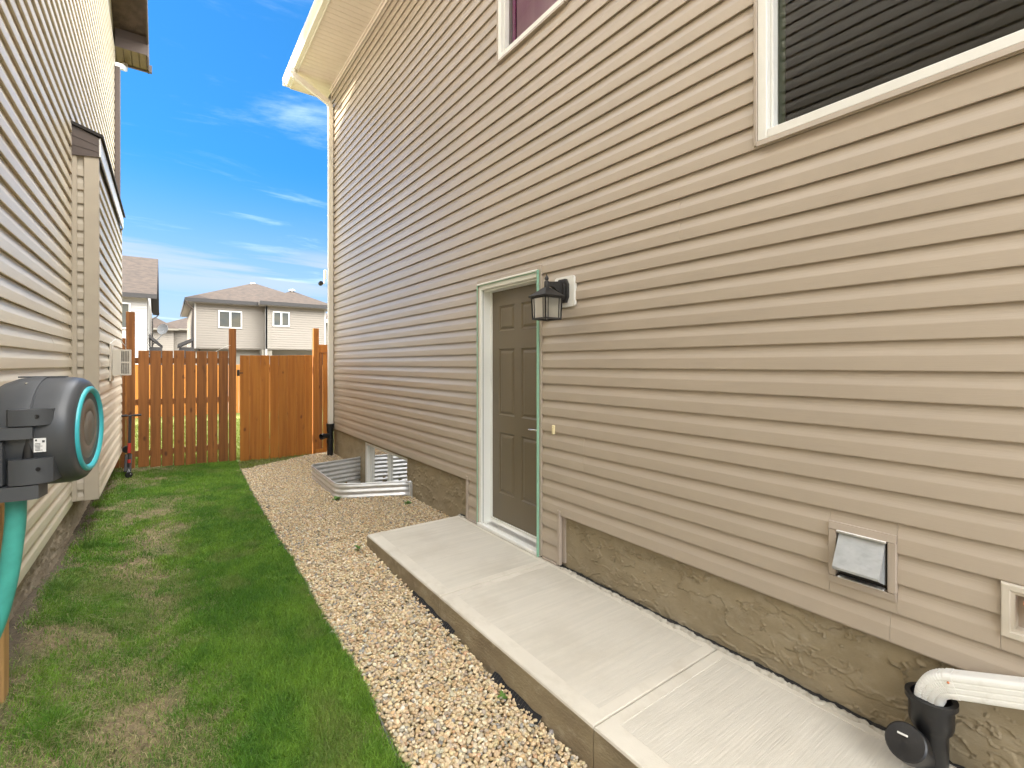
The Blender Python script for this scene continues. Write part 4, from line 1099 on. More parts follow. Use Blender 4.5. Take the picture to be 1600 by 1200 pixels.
mb = MB(); mb.box(L + .0505, cx1 - .0855, c0 - .014, c0 + .002, cz0, cz0 + .018, .002); mb.box(cx1 - .003, cx1 + .014, c0 + .0305, c1_ - .0355, cz0 - .006, cz0 + .006, .002); cs(mb, "trim_channel", TRIM_L)
zz0 = zl0 + D * .5
r = 0
while zz0 + D * r < 3.46:
    zb = zl0 + D * r
    lo = max(0, cz0 + .018 - zb); hi = min(D + .002, 3.46 - zb)
    if hi - lo > .01:
        m_ = course_mesh(cx1 - .086 - (L + .0505), lo, hi, '-y', TRIM_L)
        if m_: o = link("siding_course", m_); o.location = (L + .0508, c0 + .010, zb); o.parent = ch
    lo = max(0, cz0 + .007 - zb); hi = min(D + .002, 3.49 - zb)
    if hi - lo > .01:
        m_ = course_mesh(c1_ - c0 - .0665, lo, hi, '+x', VINYL_L)
        if m_: o = link("siding_course", m_); o.location = (cx1, c0 + .031, zb); o.parent = ch
    r += 1
mb = MB(); mb.extr([(L + .017, 3.475), (L + .017, 3.735), (cx1 + .018, 3.665), (cx1 + .018, 3.497)], 'y', c0 - .034, c0 - .0205); cs(mb, "fascia", BROWN)
for q_ in range(2):
    mb = MB(); o1 = .085 * (q_ + 1); mb.extr([(L + .017, 3.475 + o1), (L + .017, 3.482 + o1), (cx1 + .016, 3.492 + o1 * .62), (cx1 + .016, 3.485 + o1 * .62)], 'y', c0 - .038, c0 - .0345); cs(mb, "fascia_rib", BROWN)
mb = MB(); mb.box(cx1 + .0185, cx1 + .030, c0 - .034, c1_ + .02, 3.50, 3.665, .002); cs(mb, "fascia", WHITE_M)
mb = MB(); mb.box(cx1 + .0185, cx1 + .022, c0 - .032, c1_ + .018, 3.485, 3.4995, .001); cs(mb, "drip_shadow_bead", BROWN)
mb = MB(); mb.extr([(L + .016, 3.738), (L + .016, 3.765), (cx1 + .05, 3.692), (cx1 + .05, 3.666)], 'y', c0 - .055, c1_ + .05)
cs(mb, "chase_roof", SHINGLE_K)
# gas / air intake cover on the chase
mbx = thing("vent_cover", "beige slotted plastic vent cover sticking out of the neighbour's chase", "vent", (-.4, 6.75, 1.66))
m_ = MB(); m_.box(cx1 + .012, cx1 + .030, 6.60, 6.95, 1.47, 1.87, .004); part(m_, "mounting_flange", BEIGE_P, mbx)
x0_, x1_, zA, zB, yv = cx1 + .0305, -.315, 1.528, 1.812, 6.755
m_ = MB(); m_.box(x0_, x0_ + .075, yv, yv + .006, zA, zB); m_.box(x1_ - .010, x1_, yv, yv + .006, zA, zB)
for zz in (zA, (zA + zB) / 2 - .008, zB - .016): m_.box(x0_ + .0755, x1_ - .0105, yv, yv + .006, zz, zz + .016)
part(m_, "front_panel", BEIGE_P, mbx)
for q_ in range(6):
    m_ = MB(); xx = x0_ + .084 + q_ * .0135; m_.box(xx, xx + .006, yv + .001, yv + .010, zA + .0165, zB - .0165); part(m_, "slat", BEIGE_P, mbx)
m_ = MB(); m_.box(x0_, x1_, yv + .0065, yv + .17, zB - .008, zB, .002); m_.box(x0_, x1_, yv + .0065, yv + .17, zA, zA + .008, .002); m_.box(x1_ - .008, x1_, yv + .0065, yv + .17, zA + .0085, zB - .0085, .002); part(m_, "hood", BEIGE_P, mbx)
m_ = MB(); m_.box(x0_ + .02, x1_ - .02, yv + .10, yv + .12, zA + .01, zB - .01); part(m_, "inner_baffle", BLIND, mbx)
m_ = MB(); m_.tube([(cx1 + .02, 6.62, 1.87), (cx1 + .06, 6.68, 1.92), (cx1 + .10, 6.80, 1.91), (cx1 + .12, 7.1, 1.86), (cx1 + .10, 7.6, 1.84)], .0045, 6)
o = m_.obj("cable", WHITE_M, None, 40); tag(o, "thin white cable looping from the beige vent cover", "cable")

# ================================================================== HOSE REEL
reel = thing("hose_reel", "charcoal hose reel with turquoise ring mounted at the left edge", "hose reel", (-.261, 2.60, 1.388), R(-8))
# local frame: +x points out through the ringed end disc
MX = Matrix.Rotation(R(90), 4, 'Y')     # lathe axis z -> x
def rp_(mb_, name, m__, smooth=False, label=None):
    o = mb_.obj(name, m__, None, smooth, label); o.parent = reel; return o
RB = .213
mb = MB(); mb.lathe([(.08, -.292), (.128, -.284), (.165, -.262), (.190, -.232), (.206, -.195), (.212, -.16), (RB, -.13), (.211, -.115)], 56, MX); rp_(mb, "body", REEL, 50)
mb = MB(); mb.lathe([(.2075, -.116), (.2075, -.110), (.2105, -.108), (.2105, -.065), (.2095, -.040), (.205, -.018), (.197, -.004), (.186, .004), (.174, .007), (.160, .006)], 56, MX); rp_(mb, "end_cover", REEL, 50)
mb = MB(); mb.lathe([(.171, .002), (.171, .012), (.166, .017), (.158, .0175), (.150, .013), (.146, .004), (.146, -.004)], 64, MX, cap=False); rp_(mb, "turquoise_ring", TURQ, 50)
mb = MB(); mb.lathe([(.1455, -.002), (.141, .004), (.10, .008), (.074, .009), (.072, .0075), (.069, .0075), (.067, .009), (.02, .010), (.0001, .010)], 56, MX); rp_(mb, "end_disc", REEL_G, 50)
mb = MB()
for a in (100, 40, -20, -80): pass
mb.box(-.20, -.06, -.02, .012, RB - .004, RB + .0015, .001); rp_(mb, "seam_cover", REEL)
mb = MB(); mb.lathe([(.004, 0), (.004, .003), (.002, .004)], 8, Matrix.Translation((-.150, -.10, RB * .885))); rp_(mb, "screw", CHROME, 40)
# hinge cheeks (near side, facing -y) moulded on the drum and the bracket between them
def cheek(z0, z1, nm):
    m_ = MB(); out = []
    pts = [(-.168, -.12), (-.170, -.205), (-.158, -.226), (-.135, -.236), (-.10, -.234), (-.066, -.222), (-.046, -.200), (-.042, -.12)]
    m_.extr(pts, 'z', z0, z1); return rp_(m_, nm, REEL, 30)
cheek(.042, .100, "hinge_cheek"); cheek(-.168, -.078, "hinge_cheek")
arm_ = [(-.46, -.235), (-.12, -.238), (-.095, -.226), (-.092, -.15), (-.46, -.13)]
m_ = MB(); m_.extr(arm_, 'z', -.004, .037); rp_(m_, "bracket_arm", REEL, 30)
m_ = MB(); m_.extr([(x_ + (.015 if x_ > -.3 else 0), y_ + .004) for x_, y_ in arm_], 'z', -.222, -.172); rp_(m_, "bracket_arm", REEL, 30)
m_ = MB(); m_.box(-.46, -.172, -.236, -.16, -.1715, -.0045, .008); rp_(m_, "bracket", REEL)
m_ = MB(); m_.lathe([(.016, -.19), (.016, .07)], 16, Matrix.Translation((-.115, -.195, 0))); rp_(m_, "hinge_pin", BLACKP, 40)
m_ = MB(); m_.box(-.1715, -.048, -.190, -.12, -.0775, .0415, .004); rp_(m_, "hinge_recess", BLACKP)
m_ = MB(); m_.box(-.096, -.063, -.211, -.208, -.056, -.006); lab = rp_(m_, "rating_label", LABELM)
m_ = MB()
for k in range(6): m_.box(-.092, -.092 + (.014 if k % 3 else .020), -.2122, -.2112, -.050 + k * .0048, -.0485 + k * .0048)
m_.box(-.073, -.066, -.2122, -.2112, -.022, -.014); m_.box(-.092, -.087, -.2122, -.2112, -.016, -.010)
o = m_.obj("label_print", PRINT); o.parent = lab
for (z_, x_) in ((.074, -.082), (-.115, -.078)):
    m_ = MB(); m_.lathe([(.0075, 0), (.0075, .002), (.0048, .0025), (.0048, .0005)], 14, Matrix.Translation((x_, -.2285, z_)) @ Matrix.Rotation(R(90), 4, 'X') @ Matrix.Rotation(R(-12), 4, 'Y')); rp_(m_, "bolt_head", BLACKP, 40)
m_ = MB(); m_.lathe([(.005, 0), (.005, .003), (.003, .005)], 8, Matrix.Translation((-.085, -.20, -.176)) @ Matrix.Rotation(R(90), 4, 'X')); rp_(m_, "latch", CHROME)
# wall arm back to the post
m_ = MB(); m_.box(-.50, -.38, -.22, .50, -.20, .02, .012); rp_(m_, "wall_arm", REEL)
hs = [(-0.445, 2.490, 1.212), (-0.445, 2.490, 1.175), (-0.447, 2.490, 1.070), (-0.454, 2.490, 0.985), (-0.465, 2.490, 0.880), (-0.481, 2.490, 0.785), (-0.501, 2.490, 0.701), (-0.527, 2.485, 0.627), (-0.559, 2.479, 0.563), (-0.601, 2.469, 0.500)]
mb = MB(); 
def smoothpath(pts, n_=6):
    P = [Vector(p) for p in pts]; out = []
    for i in range(len(P) - 1):
        p0, p1, p2_, p3 = P[max(i - 1, 0)], P[i], P[i + 1], P[min(i + 2, len(P) - 1)]
        for k in range(n_):
            t = k / n_; out.append(.5 * ((2 * p1) + (-p0 + p2_) * t + (2 * p0 - 5 * p1 + 4 * p2_ - p3) * t * t + (-p0 + 3 * p1 - 3 * p2_ + p3) * t ** 3))
    out.append(P[-1]); return out
mb.tube(smoothpath(hs), .029, 28)
o = mb.obj("garden_hose", HOSE, None, 60); tag(o, "thick teal green hose hanging down from the charcoal hose reel", "hose")
pst = thing("wood_post", "raw wooden post standing in the grass at the left edge under the hose", "post", (-.60, 2.95, .1))
mb = MB(); mb.box(-.645, -.556, 2.90, 2.99, -.2, 1.42, .004); part(mb, "post", WOOD_P, pst)

# ================================================================== FENCE AND GATE
def gz(x, y=YF): return float(ground(x, y))
fen = thing("fence", "brown stained cedar fence with gaps between its vertical boards, left of the gate", "fence", (.2, YF, 0))
def board(x0, x1, z0, z1, par, y=YF, th=.018, m__=WOOD, nm="board", dog=.0):
    m_ = MB(); m_.box(x0, x1, y, y + th, z0, z1, .002); return part(m_, nm, m__, par)
rb = random.Random(4)
xl = [-.324, -.185, -.045, .100, .243, .386, .530, .674]
xr = [-.199, -.058, .087, .230, .373, .517, .660, .803]
for k in range(8):
    x0, x1 = xl[k], xr[k]
    board(x0, x1, gz((x0 + x1) / 2) + .02 - rb.random() * .02, 1.853 + (rb.random() - .5) * .012, fen, YF + .002 * (k % 2))
for zz in (.30, 1.05, 1.66):
    board(-.36, .812, zz, zz + .085, fen, YF + .022, .038, nm="rail")
m_ = MB(); m_.box(-.462, -.362, YF - .02, YF + .07, -.2, 2.405, .004); part(m_, "post", WOOD, fen, label="tall left fence post")
m_ = MB(); m_.box(.816, .912, YF - .035, YF + .055, -.2, 2.222, .004); part(m_, "post", WOOD, fen, label="tall middle post the gate closes on")
for (a, b_) in ((-.60, -.535), (-.530, -.468)): board(a, b_, .1, 2.025, fen, YF + .03)
m_ = MB(); m_.box(2.088, 2.178, YF - .03, YF + .058, -.2, 2.279, .004); part(m_, "post", WOOD_G, fen, label="right gate post with sunlit edge")
board(2.1785, 2.40, 1.853, 1.996, fen, YF - .028, .036, WOOD_G, "top_board")
board(2.180, 2.245, .10, 1.851, fen, YF + .0, .018, WOOD); board(2.252, 2.345, .10, 1.851, fen, YF + .0, .018, WOOD_G)
board(2.12, 2.30, .05, .165, fen, YF - .052, .018, WOOD_G, "kick_board")
gate = thing("gate", "closed orange cedar gate of tight vertical boards beside the downspout", "gate", (1.5, YF, 0))
gx_ = [.968, 1.106, 1.269, 1.405, 1.537, 1.669, 1.813, 1.944, 2.077]
for k in range(8):
    zb_ = gz((gx_[k] + gx_[k + 1]) / 2) - .004
    board(gx_[k] + .0015, gx_[k + 1] - .0015 - (.004 if k == 2 else 0), zb_, 1.790 + k * .0022 + (rb.random() - .5) * .006, gate, YF + .001 * (k % 2), .018, WOOD_G)
for zz in (.32, 1.52): board(.972, 2.07, zz, zz + .085, gate, YF + .021, .036, WOOD_G, nm="rail")
m_ = MB(); m_.box(.925, .965, YF - .004, YF + .010, 1.46, 1.56, .003); m_.box(.93, 1.01, YF - .012, YF - .0045, 1.50, 1.515, .002); part(m_, "latch", BLACKM, gate)
m_ = MB(); m_.tube(smoothpath([(.64, YF + .05, 1.85), (.72, YF + .03, 1.90), (.79, YF + .0, 1.94), (.83, YF - .037, 1.95)]), .004, 6); o = m_.obj("latch_cord", WHITE_M, None, 40); tag(o, "pale cord tied from the fence top to the middle gate post", "cord")

# fence at the end of the neighbour's sunlit lawn, seen through the gaps
bf = thing("fence", "orange board fence far across the sunlit lawn, seen through the gaps", "fence", (0, 18, 0))
for k in range(90):
    x0 = -6 + k * .15
    m_ = MB(); m_.box(x0, x0 + .143, 18, 18.02, .02, 1.62 + .01 * (k % 3), .002); part(m_, "board", WOOD_G, bf)

# ================================================================== SCOOTER leaning by the fence
sco = thing("kick_scooter", "small black and red kick scooter leaning by the fence at the house corner", "scooter", (-.40, 8.2, .12))
gs = float(ground(-.4, 8.2))
m_ = MB(); m_.tube([(-.40, 8.18, gs + .14), (-.395, 8.22, gs + .45), (-.39, 8.26, .955)], .016, 10); part(m_, "stem", BLACKM, sco, 40)
m_ = MB(); m_.tube([(-.398, 8.20, gs + .33), (-.3965, 8.215, gs + .46)], .019, 10); m_.tube([(-.399, 8.185, gs + .20), (-.3985, 8.19, gs + .245)], .020, 10); part(m_, "stem_collar", RED, sco, 40)
m_ = MB(); m_.tube([(-.50, 8.26, .952), (-.27, 8.26, .958)], .009, 8); part(m_, "handlebar", BLACKM, sco, 40)
for a, b_ in ((-.50, -.42), (-.355, -.27)):
    m_ = MB(); m_.tube([(a, 8.26, .954), (b_, 8.26, .957)], .0155, 10); part(m_, "grip", BLACKP, sco, 40)
def wheel(cx, cy, cz, r, mm):
    m_ = MB(); m_.lathe([(r * .5, -.011), (r * .88, -.012), (r, -.007), (r, .007), (r * .88, .012), (r * .5, .011)], 20, Matrix.Translation((cx, cy, cz)) @ Matrix.Rotation(R(90), 4, 'X') @ Matrix.Rotation(R(25), 4, 'Y')); return part(m_, "wheel", mm, sco, 40)
wheel(-.398, 8.15, gs + .045, .042, BLACKP); wheel(-.44, 8.50, gs + .34, .05, BLACKP)
m_ = MB(); m_.tube([(-.42, 8.15, gs + .05), (-.40, 8.165, gs + .12), (-.38, 8.15, gs + .05)], .008, 8); part(m_, "fork", ALU, sco, 40)
m_ = MB(); m_.box(-.455, -.375, 8.19, 8.52, gs + .075, gs + .095, .006, Matrix.Translation((0, 8.19, gs + .08)) @ Matrix.Rotation(R(35), 4, 'X') @ Matrix.Translation((0, -8.19, -gs - .08))); part(m_, "deck", BLACKM, sco)

# ================================================================== HOUSES BEYOND
FARG = mat("dark_window_pane", (0.055, 0.065, 0.068), .12, (0.10, 0.095, 0.075), (.9, .9, 1.2))
def lapwall(m_, p0, p1, z0, z1, pitch_=.15, out=.03):
    """vertical lapped wall from p0 to p1 (2D), outward to the right hand of p0->p1"""
    p0 = Vector(p0); p1 = Vector(p1); t = (p1 - p0).normalized(); nr = Vector((t.y, -t.x))
    z = z0; prof_ = []
    while z < z1 - .001:
        zt2 = min(z + pitch_, z1); prof_ += [(out, z), (out * .7, z + (zt2 - z) * .6), (.002, zt2)]; z = zt2
    vs = []
    for (o_, z) in prof_:
        for p in (p0, p1): q = p + nr * o_; vs.append((q.x, q.y, z))
    m_.add(vs, [(2 * i, 2 * i + 1, 2 * i + 3, 2 * i + 2) for i in range(len(prof_) - 1)])
def hipy(m_, x0, x1, y0, y1, z, zt2, th=.16):
    w_ = x1 - x0; d_ = y1 - y0
    if w_ >= d_: a, b_ = (x0 + d_ / 2, (y0 + y1) / 2), (x1 - d_ / 2, (y0 + y1) / 2)
    else: a, b_ = ((x0 + x1) / 2, y0 + w_ / 2), ((x0 + x1) / 2, y1 - w_ / 2)
    vs = [(x0, y0, z), (x1, y0, z), (x1, y1, z), (x0, y1, z), (*a, zt2), (*b_, zt2)]
    fs = [(0, 1, 5, 4), (1, 2, 5), (2, 3, 4, 5), (3, 0, 4)] if w_ >= d_ else [(0, 1, 4), (1, 2, 5, 4), (2, 3, 5), (3, 0, 4, 5)]
    m_.add(vs, fs)
def win_far(par, x0, x1, y, z0, z1, mull=True, face='y'):
    m_ = MB(); f_ = .065
    m_.box(x0, x0 + f_, y - .07, y + .03, z0, z1); m_.box(x1 - f_, x1, y - .07, y + .03, z0, z1)
    m_.box(x0 + f_, x1 - f_, y - .07, y + .03, z0, z0 + f_); m_.box(x0 + f_, x1 - f_, y - .07, y + .03, z1 - f_, z1)
    if mull: m_.box((x0 + x1) / 2 - .05, (x0 + x1) / 2 + .05, y - .065, y + .03, z0 + f_, z1 - f_)
    w_ = part(m_, "window", WHITE, par)
    m_ = MB(); m_.add([(x0 + f_, y - .045, z0 + f_), (x1 - f_, y - .045, z0 + f_), (x1 - f_, y - .045, z1 - f_), (x0 + f_, y - .045, z1 - f_)], [(0, 1, 2, 3)])
    o = m_.obj("pane", FARG); o.parent = w_; return w_
# beige hip-roofed house behind the gate
A = thing("house", "beige two storey house with brown hip roof, straight beyond the gate", "house", (5, 40, 0), 0, "houses beyond the back fence")
yA_ = 35.0
m_ = MB(); lapwall(m_, (1.40, yA_), (5.30, yA_), 2.67, 5.36); lapwall(m_, (5.30, yA_ - .8), (8.90, yA_ - .8), 2.67, 5.36); lapwall(m_, (5.30, yA_ + .0), (5.30, yA_ - .8), 2.2, 5.36); lapwall(m_, (1.40, 46), (1.40, yA_), 2.67, 5.36); lapwall(m_, (8.9, yA_ - .8), (8.9, 46), 2.67, 5.36)
o = part(m_, "siding", FAR_S, A); o["kind"] = "stuff"
m_ = MB(); m_.box(1.41, 5.29, yA_ + .01, 45.9, 2.60, 5.40); m_.box(5.31, 8.89, yA_ - .79, 45.9, 2.60, 5.40); part(m_, "wall", FAR_S, A)
m_ = MB(); m_.box(1.7, 5.05, yA_ + .45, 45.5, -.1, 2.59); m_.box(5.0, 5.6, yA_ - .7, 45.5, -.1, 2.59); m_.box(5.62, 8.6, yA_ + .0, 45.5, -.1, 2.59); part(m_, "lower_wall", FAR_C, A)
m_ = MB()
for xx in (1.40, 5.20, 8.84): m_.box(xx, xx + .10, (yA_ if xx < 2 else yA_ - .8) - .03, (yA_ if xx < 2 else yA_ - .8) + .0, 2.62, 5.38)
m_.box(5.19, 5.30, yA_ - .83, yA_ - .79, 2.0, 5.38); part(m_, "corner_board", FAR_W, A)
m_ = MB(); hipy(m_, .93, 9.35, yA_ - .45, 46.5, 5.66, 7.5)
hipy(m_, 4.85, 9.38, yA_ - 1.25, 39.0, 5.67, 6.78); part(m_, "roof", SHINGLE_B, A)
m_ = MB(); m_.box(.93, 4.83, yA_ - .46, yA_ - .43, 5.44, 5.66); m_.box(4.83, 9.38, yA_ - 1.26, yA_ - 1.23, 5.44, 5.67); m_.box(4.82, 4.85, yA_ - 1.22, yA_ - .44, 5.44, 5.67); m_.box(.92, .95, yA_ - .42, 46.5, 5.44, 5.66); part(m_, "fascia", GREYT, A)
m_ = MB(); m_.box(.96, 9.3, yA_ - .42, 46, 5.405, 5.43); m_.box(4.86, 9.3, yA_ - 1.22, yA_ - .43, 5.405, 5.43); part(m_, "soffit", FAR_S, A)
win_far(A, 2.66, 3.96, yA_ - .01, 3.93, 5.02); win_far(A, 5.62, 6.62, yA_ - .81, 4.12, 5.08)
m_ = MB(); m_.tube([(1.0, yA_ - .5, 5.45), (1.05, yA_ - .45, 5.25), (1.33, yA_ - .1, 5.02), (1.36, yA_ - .06, 4.8), (1.36, yA_ - .06, .5)], .045, 6); part(m_, "downspout", BROWN, A, 40)
for (x_, y_, z_) in ((5.15, 39.2, 7.33), (7.12, 35.9, 6.62)):
    m_ = MB(); m_.lathe([(.09, 0), (.09, .13), (.20, .14), (.18, .22), (.05, .25)], 10, Matrix.Translation((x_, y_, z_))); part(m_, "roof_vent", WHITE_M, A, 40)
m_ = MB(); m_.lathe([(.05, 0), (.05, .42)], 8, Matrix.Translation((6.15, 38.2, 6.6))); part(m_, "vent_pipe", BLACKP, A, 40)
m_ = MB(); m_.add([(.60, 34.2, 2.85), (1.36, 34.2, 3.25), (1.36, 37, 3.25), (.60, 37, 2.85), (.60, 34.2, 2.65), (1.36, 34.2, 3.05), (1.36, 37, 3.05), (.60, 37, 2.65)], [(0, 1, 2, 3), (4, 7, 6, 5), (0, 4, 5, 1), (0, 3, 7, 4), (3, 2, 6, 7), (1, 5, 6, 2)]); part(m_, "porch_roof", GREYT, A)
m_ = MB(); m_.box(.68, 1.36, 34.4, 37, 0, 2.66); part(m_, "porch_wall", GREYT, A)
# white gabled house at the left
B = thing("house", "white sided house with steep brown roof peeking past the neighbour's corner", "house", (-3, 34, 0), 0, "houses beyond the back fence")
XR = -.36; xw = -.76
m_ = MB(); lapwall(m_, (-8, 30.4), (xw, 30.4), .3, 5.1, .16); lapwall(m_, (xw, 30.4), (xw, 39.6), .3, 5.1, .16)
o = part(m_, "siding", FAR_W, B); o["kind"] = "stuff"
m_ = MB(); m_.box(-8, xw - .01, 30.41, 39.6, .0, 5.1); m_.add([(xw - .005, 30.4, 5.1), (xw - .005, 39.6, 5.1), (xw - .005, 35, 7.55), (xw - .3, 30.4, 5.1), (xw - .3, 39.6, 5.1), (xw - .3, 35, 7.55)], [(0, 1, 2), (5, 4, 3), (0, 2, 5, 3), (1, 4, 5, 2)]); part(m_, "wall", FAR_W, B)
m_ = MB()
zr2 = lambda y: 5.17 + (5 - abs(y - 35)) * .535
m_.add([(-8, 30, zr2(30)), (XR, 30, zr2(30)), (XR, 35, zr2(35)), (-8, 35, zr2(35)), (XR, 40, zr2(40)), (-8, 40, zr2(40))] + [(-8, 30, zr2(30) - .1), (XR, 30, zr2(30) - .1), (XR, 35, zr2(35) - .1), (-8, 35, zr2(35) - .1), (XR, 40, zr2(40) - .1), (-8, 40, zr2(40) - .1)],
       [(0, 1, 2, 3), (3, 2, 4, 5), (7, 6, 9, 8), (8, 9, 11, 10), (0, 6, 7, 1), (4, 10, 11, 5)])
part(m_, "roof", SHINGLE_B, B)
m_ = MB()
for (ya, yb) in ((30, 35), (40, 35)):
    m_.add([(XR + .002, ya, zr2(ya) + .01), (XR + .002, yb, zr2(yb) + .01), (XR + .002, yb, zr2(yb) - .24), (XR + .002, ya, zr2(ya) - .24), (XR - .35, ya, zr2(ya) - .10), (XR - .35, yb, zr2(yb) - .1), (XR - .35, yb, zr2(yb) - .22), (XR - .35, ya, zr2(ya) - .22)], [(0, 1, 2, 3), (3, 2, 6, 7), (0, 3, 7, 4)])
m_.box(-8, XR, 29.96, 29.995, zr2(30) - .22, zr2(30) + .0); part(m_, "rake_board", GREYT, B)
m_ = MB(); m_.box(-8, XR - .01, 30.0, 30.4, zr2(30) - .16, zr2(30) - .13); part(m_, "soffit", GREYT, B)
win_far(B, -2.9, -1.42, 30.38, 3.40, 4.70, False)
m_ = MB(); m_.tube([(XR, 40.1, 5.1), (XR - .1, 39.9, 4.85), (xw + .05, 39.5, 4.6), (xw + .05, 39.45, .5)], .04, 6); part(m_, "downspout", GREYT, B, 40)
m_ = MB(); m_.add([(xw + .01, 31.6, 3.30), (xw + .62, 34.5, 3.02 - .3), (xw + .62, 34.5, 2.55), (xw + .01, 31.6, 3.10), (xw + .01, 35.5, 3.3), (xw + .01, 35.5, 3.1)], [(0, 1, 2, 3), (0, 4, 1), (3, 2, 5)]); 
m_.box(xw + .01, xw + .58, 33.0, 36, 0, 2.6); part(m_, "porch_roof", GREYT, B)
dsh = thing("satellite_dish", "grey satellite dish on an arm beside the white house", "satellite dish", (-.2, 33, 3.2))
m_ = MB(); m_.lathe([(.01, 0), (.12, .010), (.22, .038), (.31, .078), (.305, .088), (.215, .048), (.11, .020), (.005, .012)], 26, Matrix.Translation((-.10, 33.6, 3.62)) @ Matrix.Rotation(R(75), 4, 'X') @ Matrix.Rotation(R(-35), 4, 'Y')); part(m_, "dish", mat("dish_grey", (0.20, 0.21, 0.22), .6), dsh, 50)
m_ = MB(); m_.tube([(-.10, 33.55, 3.55), (-.22, 33.7, 3.25), (-.5, 33.9, 2.9), (-.6, 34, 2.75)], .025, 8); part(m_, "mast", GALV_M, dsh, 40)
# farther beige house between them
Cc = thing("house", "distant beige house with pinkish roof, between the white and beige houses", "house", (1, 60, 0), 0, "houses beyond the back fence")
m_ = MB(); lapwall(m_, (-2.2, 56), (.62, 56), 0, 4.95, .2); lapwall(m_, (.62, 56), (.62, 57.2), 0, 5.1, .2); lapwall(m_, (.62, 57.2), (6, 57.2), 0, 5.1, .2)
o = part(m_, "siding", FAR_S, Cc); o["kind"] = "stuff"
m_ = MB(); m_.box(-2.2, .61, 56.01, 68, 0, 4.95); m_.box(.62, 6, 57.21, 68, 0, 5.1); part(m_, "wall", FAR_S, Cc)
m_ = MB(); hipy(m_, -2.7, 1.0, 55.5, 64, 5.0, 6.2); hipy(m_, -1.3, 6.5, 56.7, 68.5, 5.12, 6.85); part(m_, "roof", SHINGLE_B, Cc)
m_ = MB(); m_.box(-2.7, 1.0, 55.46, 55.5, 4.86, 5.02); m_.box(1.0, 6.5, 56.66, 56.7, 4.98, 5.14); part(m_, "fascia", FAR_C, Cc)
win_far(Cc, 1.9, 2.5, 57.15, 2.9, 3.9, False)
# sliver of a cream house past the downspout
Dd = thing("house", "sliver of a cream house just left of the far white downspout", "house", (13, 42, 0), 0, "houses beyond the back fence")
m_ = MB(); lapwall(m_, (10.4, 40), (18, 40), 0, 5.0, .2); lapwall(m_, (10.4, 50), (10.4, 40), 0, 5.0, .2); o = part(m_, "siding", FAR_C, Dd); o["kind"] = "stuff"
m_ = MB(); m_.box(10.41, 18, 40.01, 50, 0, 5.0); part(m_, "wall", FAR_C, Dd)
m_ = MB(); hipy(m_, 9.9, 18.5, 39.5, 50.5, 5.2, 7.4); part(m_, "roof", SHINGLE_B, Dd)
m_ = MB(); m_.box(9.88, 18.5, 39.46, 39.5, 4.98, 5.22); m_.box(9.86, 9.88, 39.46, 50.5, 4.98, 5.22); part(m_, "fascia", WHITE_M, Dd)
m_ = MB(); m_.box(9.9, 18.5, 39.5, 40.0, 5.0, 5.03); part(m_, "soffit", FAR_C, Dd)

# ================================================================== LAWN EDGING
m_ = MB(); yy = np.arange(1.3, 8.2, .06)
pts = [(float(border(y)) + .004 * math.sin(y * 9), float(y), float(ground(border(y), y)) + .006) for y in yy]
m_.tube(pts, 1.0, sect=[(-.0035, -.05), (.0035, -.05), (.0035, .012), (-.0035, .012)], up=(0, 0, 1))
o = m_.obj("lawn_edging", EDGE_P); tag(o, "grey plastic edging strip between the lawn and the pebbles", "edging")

# ================================================================== PEBBLES (uncountable)
def ico(sub_):
    t = (1 + 5 ** .5) / 2
    v = [(-1, t, 0), (1, t, 0), (-1, -t, 0), (1, -t, 0), (0, -1, t), (0, 1, t), (0, -1, -t), (0, 1, -t), (t, 0, -1), (t, 0, 1), (-t, 0, -1), (-t, 0, 1)]
    f = [(0, 11, 5), (0, 5, 1), (0, 1, 7), (0, 7, 10), (0, 10, 11), (1, 5, 9), (5, 11, 4), (11, 10, 2), (10, 7, 6), (7, 1, 8), (3, 9, 4), (3, 4, 2), (3, 2, 6), (3, 6, 8), (3, 8, 9), (4, 9, 5), (2, 4, 11), (6, 2, 10), (8, 6, 7), (9, 8, 1)]
    v = [Vector(p).normalized() for p in v]
    for _ in range(sub_):
        cache = {}; nf = []
        def midp(a, b_):
            k = (min(a, b_), max(a, b_))
            if k not in cache: cache[k] = len(v); v.append(((v[a] + v[b_]) / 2).normalized())
            return cache[k]
        for a, b_, c_ in f:
            x, y, z = midp(a, b_), midp(b_, c_), midp(c_, a); nf += [(a, x, z), (b_, y, x), (c_, z, y), (x, y, z)]
        f = nf
    return np.array([tuple(p) for p in v]), np.array(f)
def rotm(n_, tilt):
    a = RNG.random(n_) * 2 * np.pi; b_ = (RNG.random(n_) - .5) * tilt; c_ = (RNG.random(n_) - .5) * tilt
    ca, sa, cb_, sb, cc, sc2 = np.cos(a), np.sin(a), np.cos(b_), np.sin(b_), np.cos(c_), np.sin(c_)
    Rz = np.zeros((n_, 3, 3)); Rz[:, 0, 0] = ca; Rz[:, 0, 1] = -sa; Rz[:, 1, 0] = sa; Rz[:, 1, 1] = ca; Rz[:, 2, 2] = 1
    Rx = np.zeros((n_, 3, 3)); Rx[:, 0, 0] = 1; Rx[:, 1, 1] = cb_; Rx[:, 1, 2] = -sb; Rx[:, 2, 1] = sb; Rx[:, 2, 2] = cb_
    Ry = np.zeros((n_, 3, 3)); Ry[:, 1, 1] = 1; Ry[:, 0, 0] = cc; Ry[:, 0, 2] = sc2; Ry[:, 2, 0] = -sc2; Ry[:, 2, 2] = cc
    return Ry @ Rx @ Rz
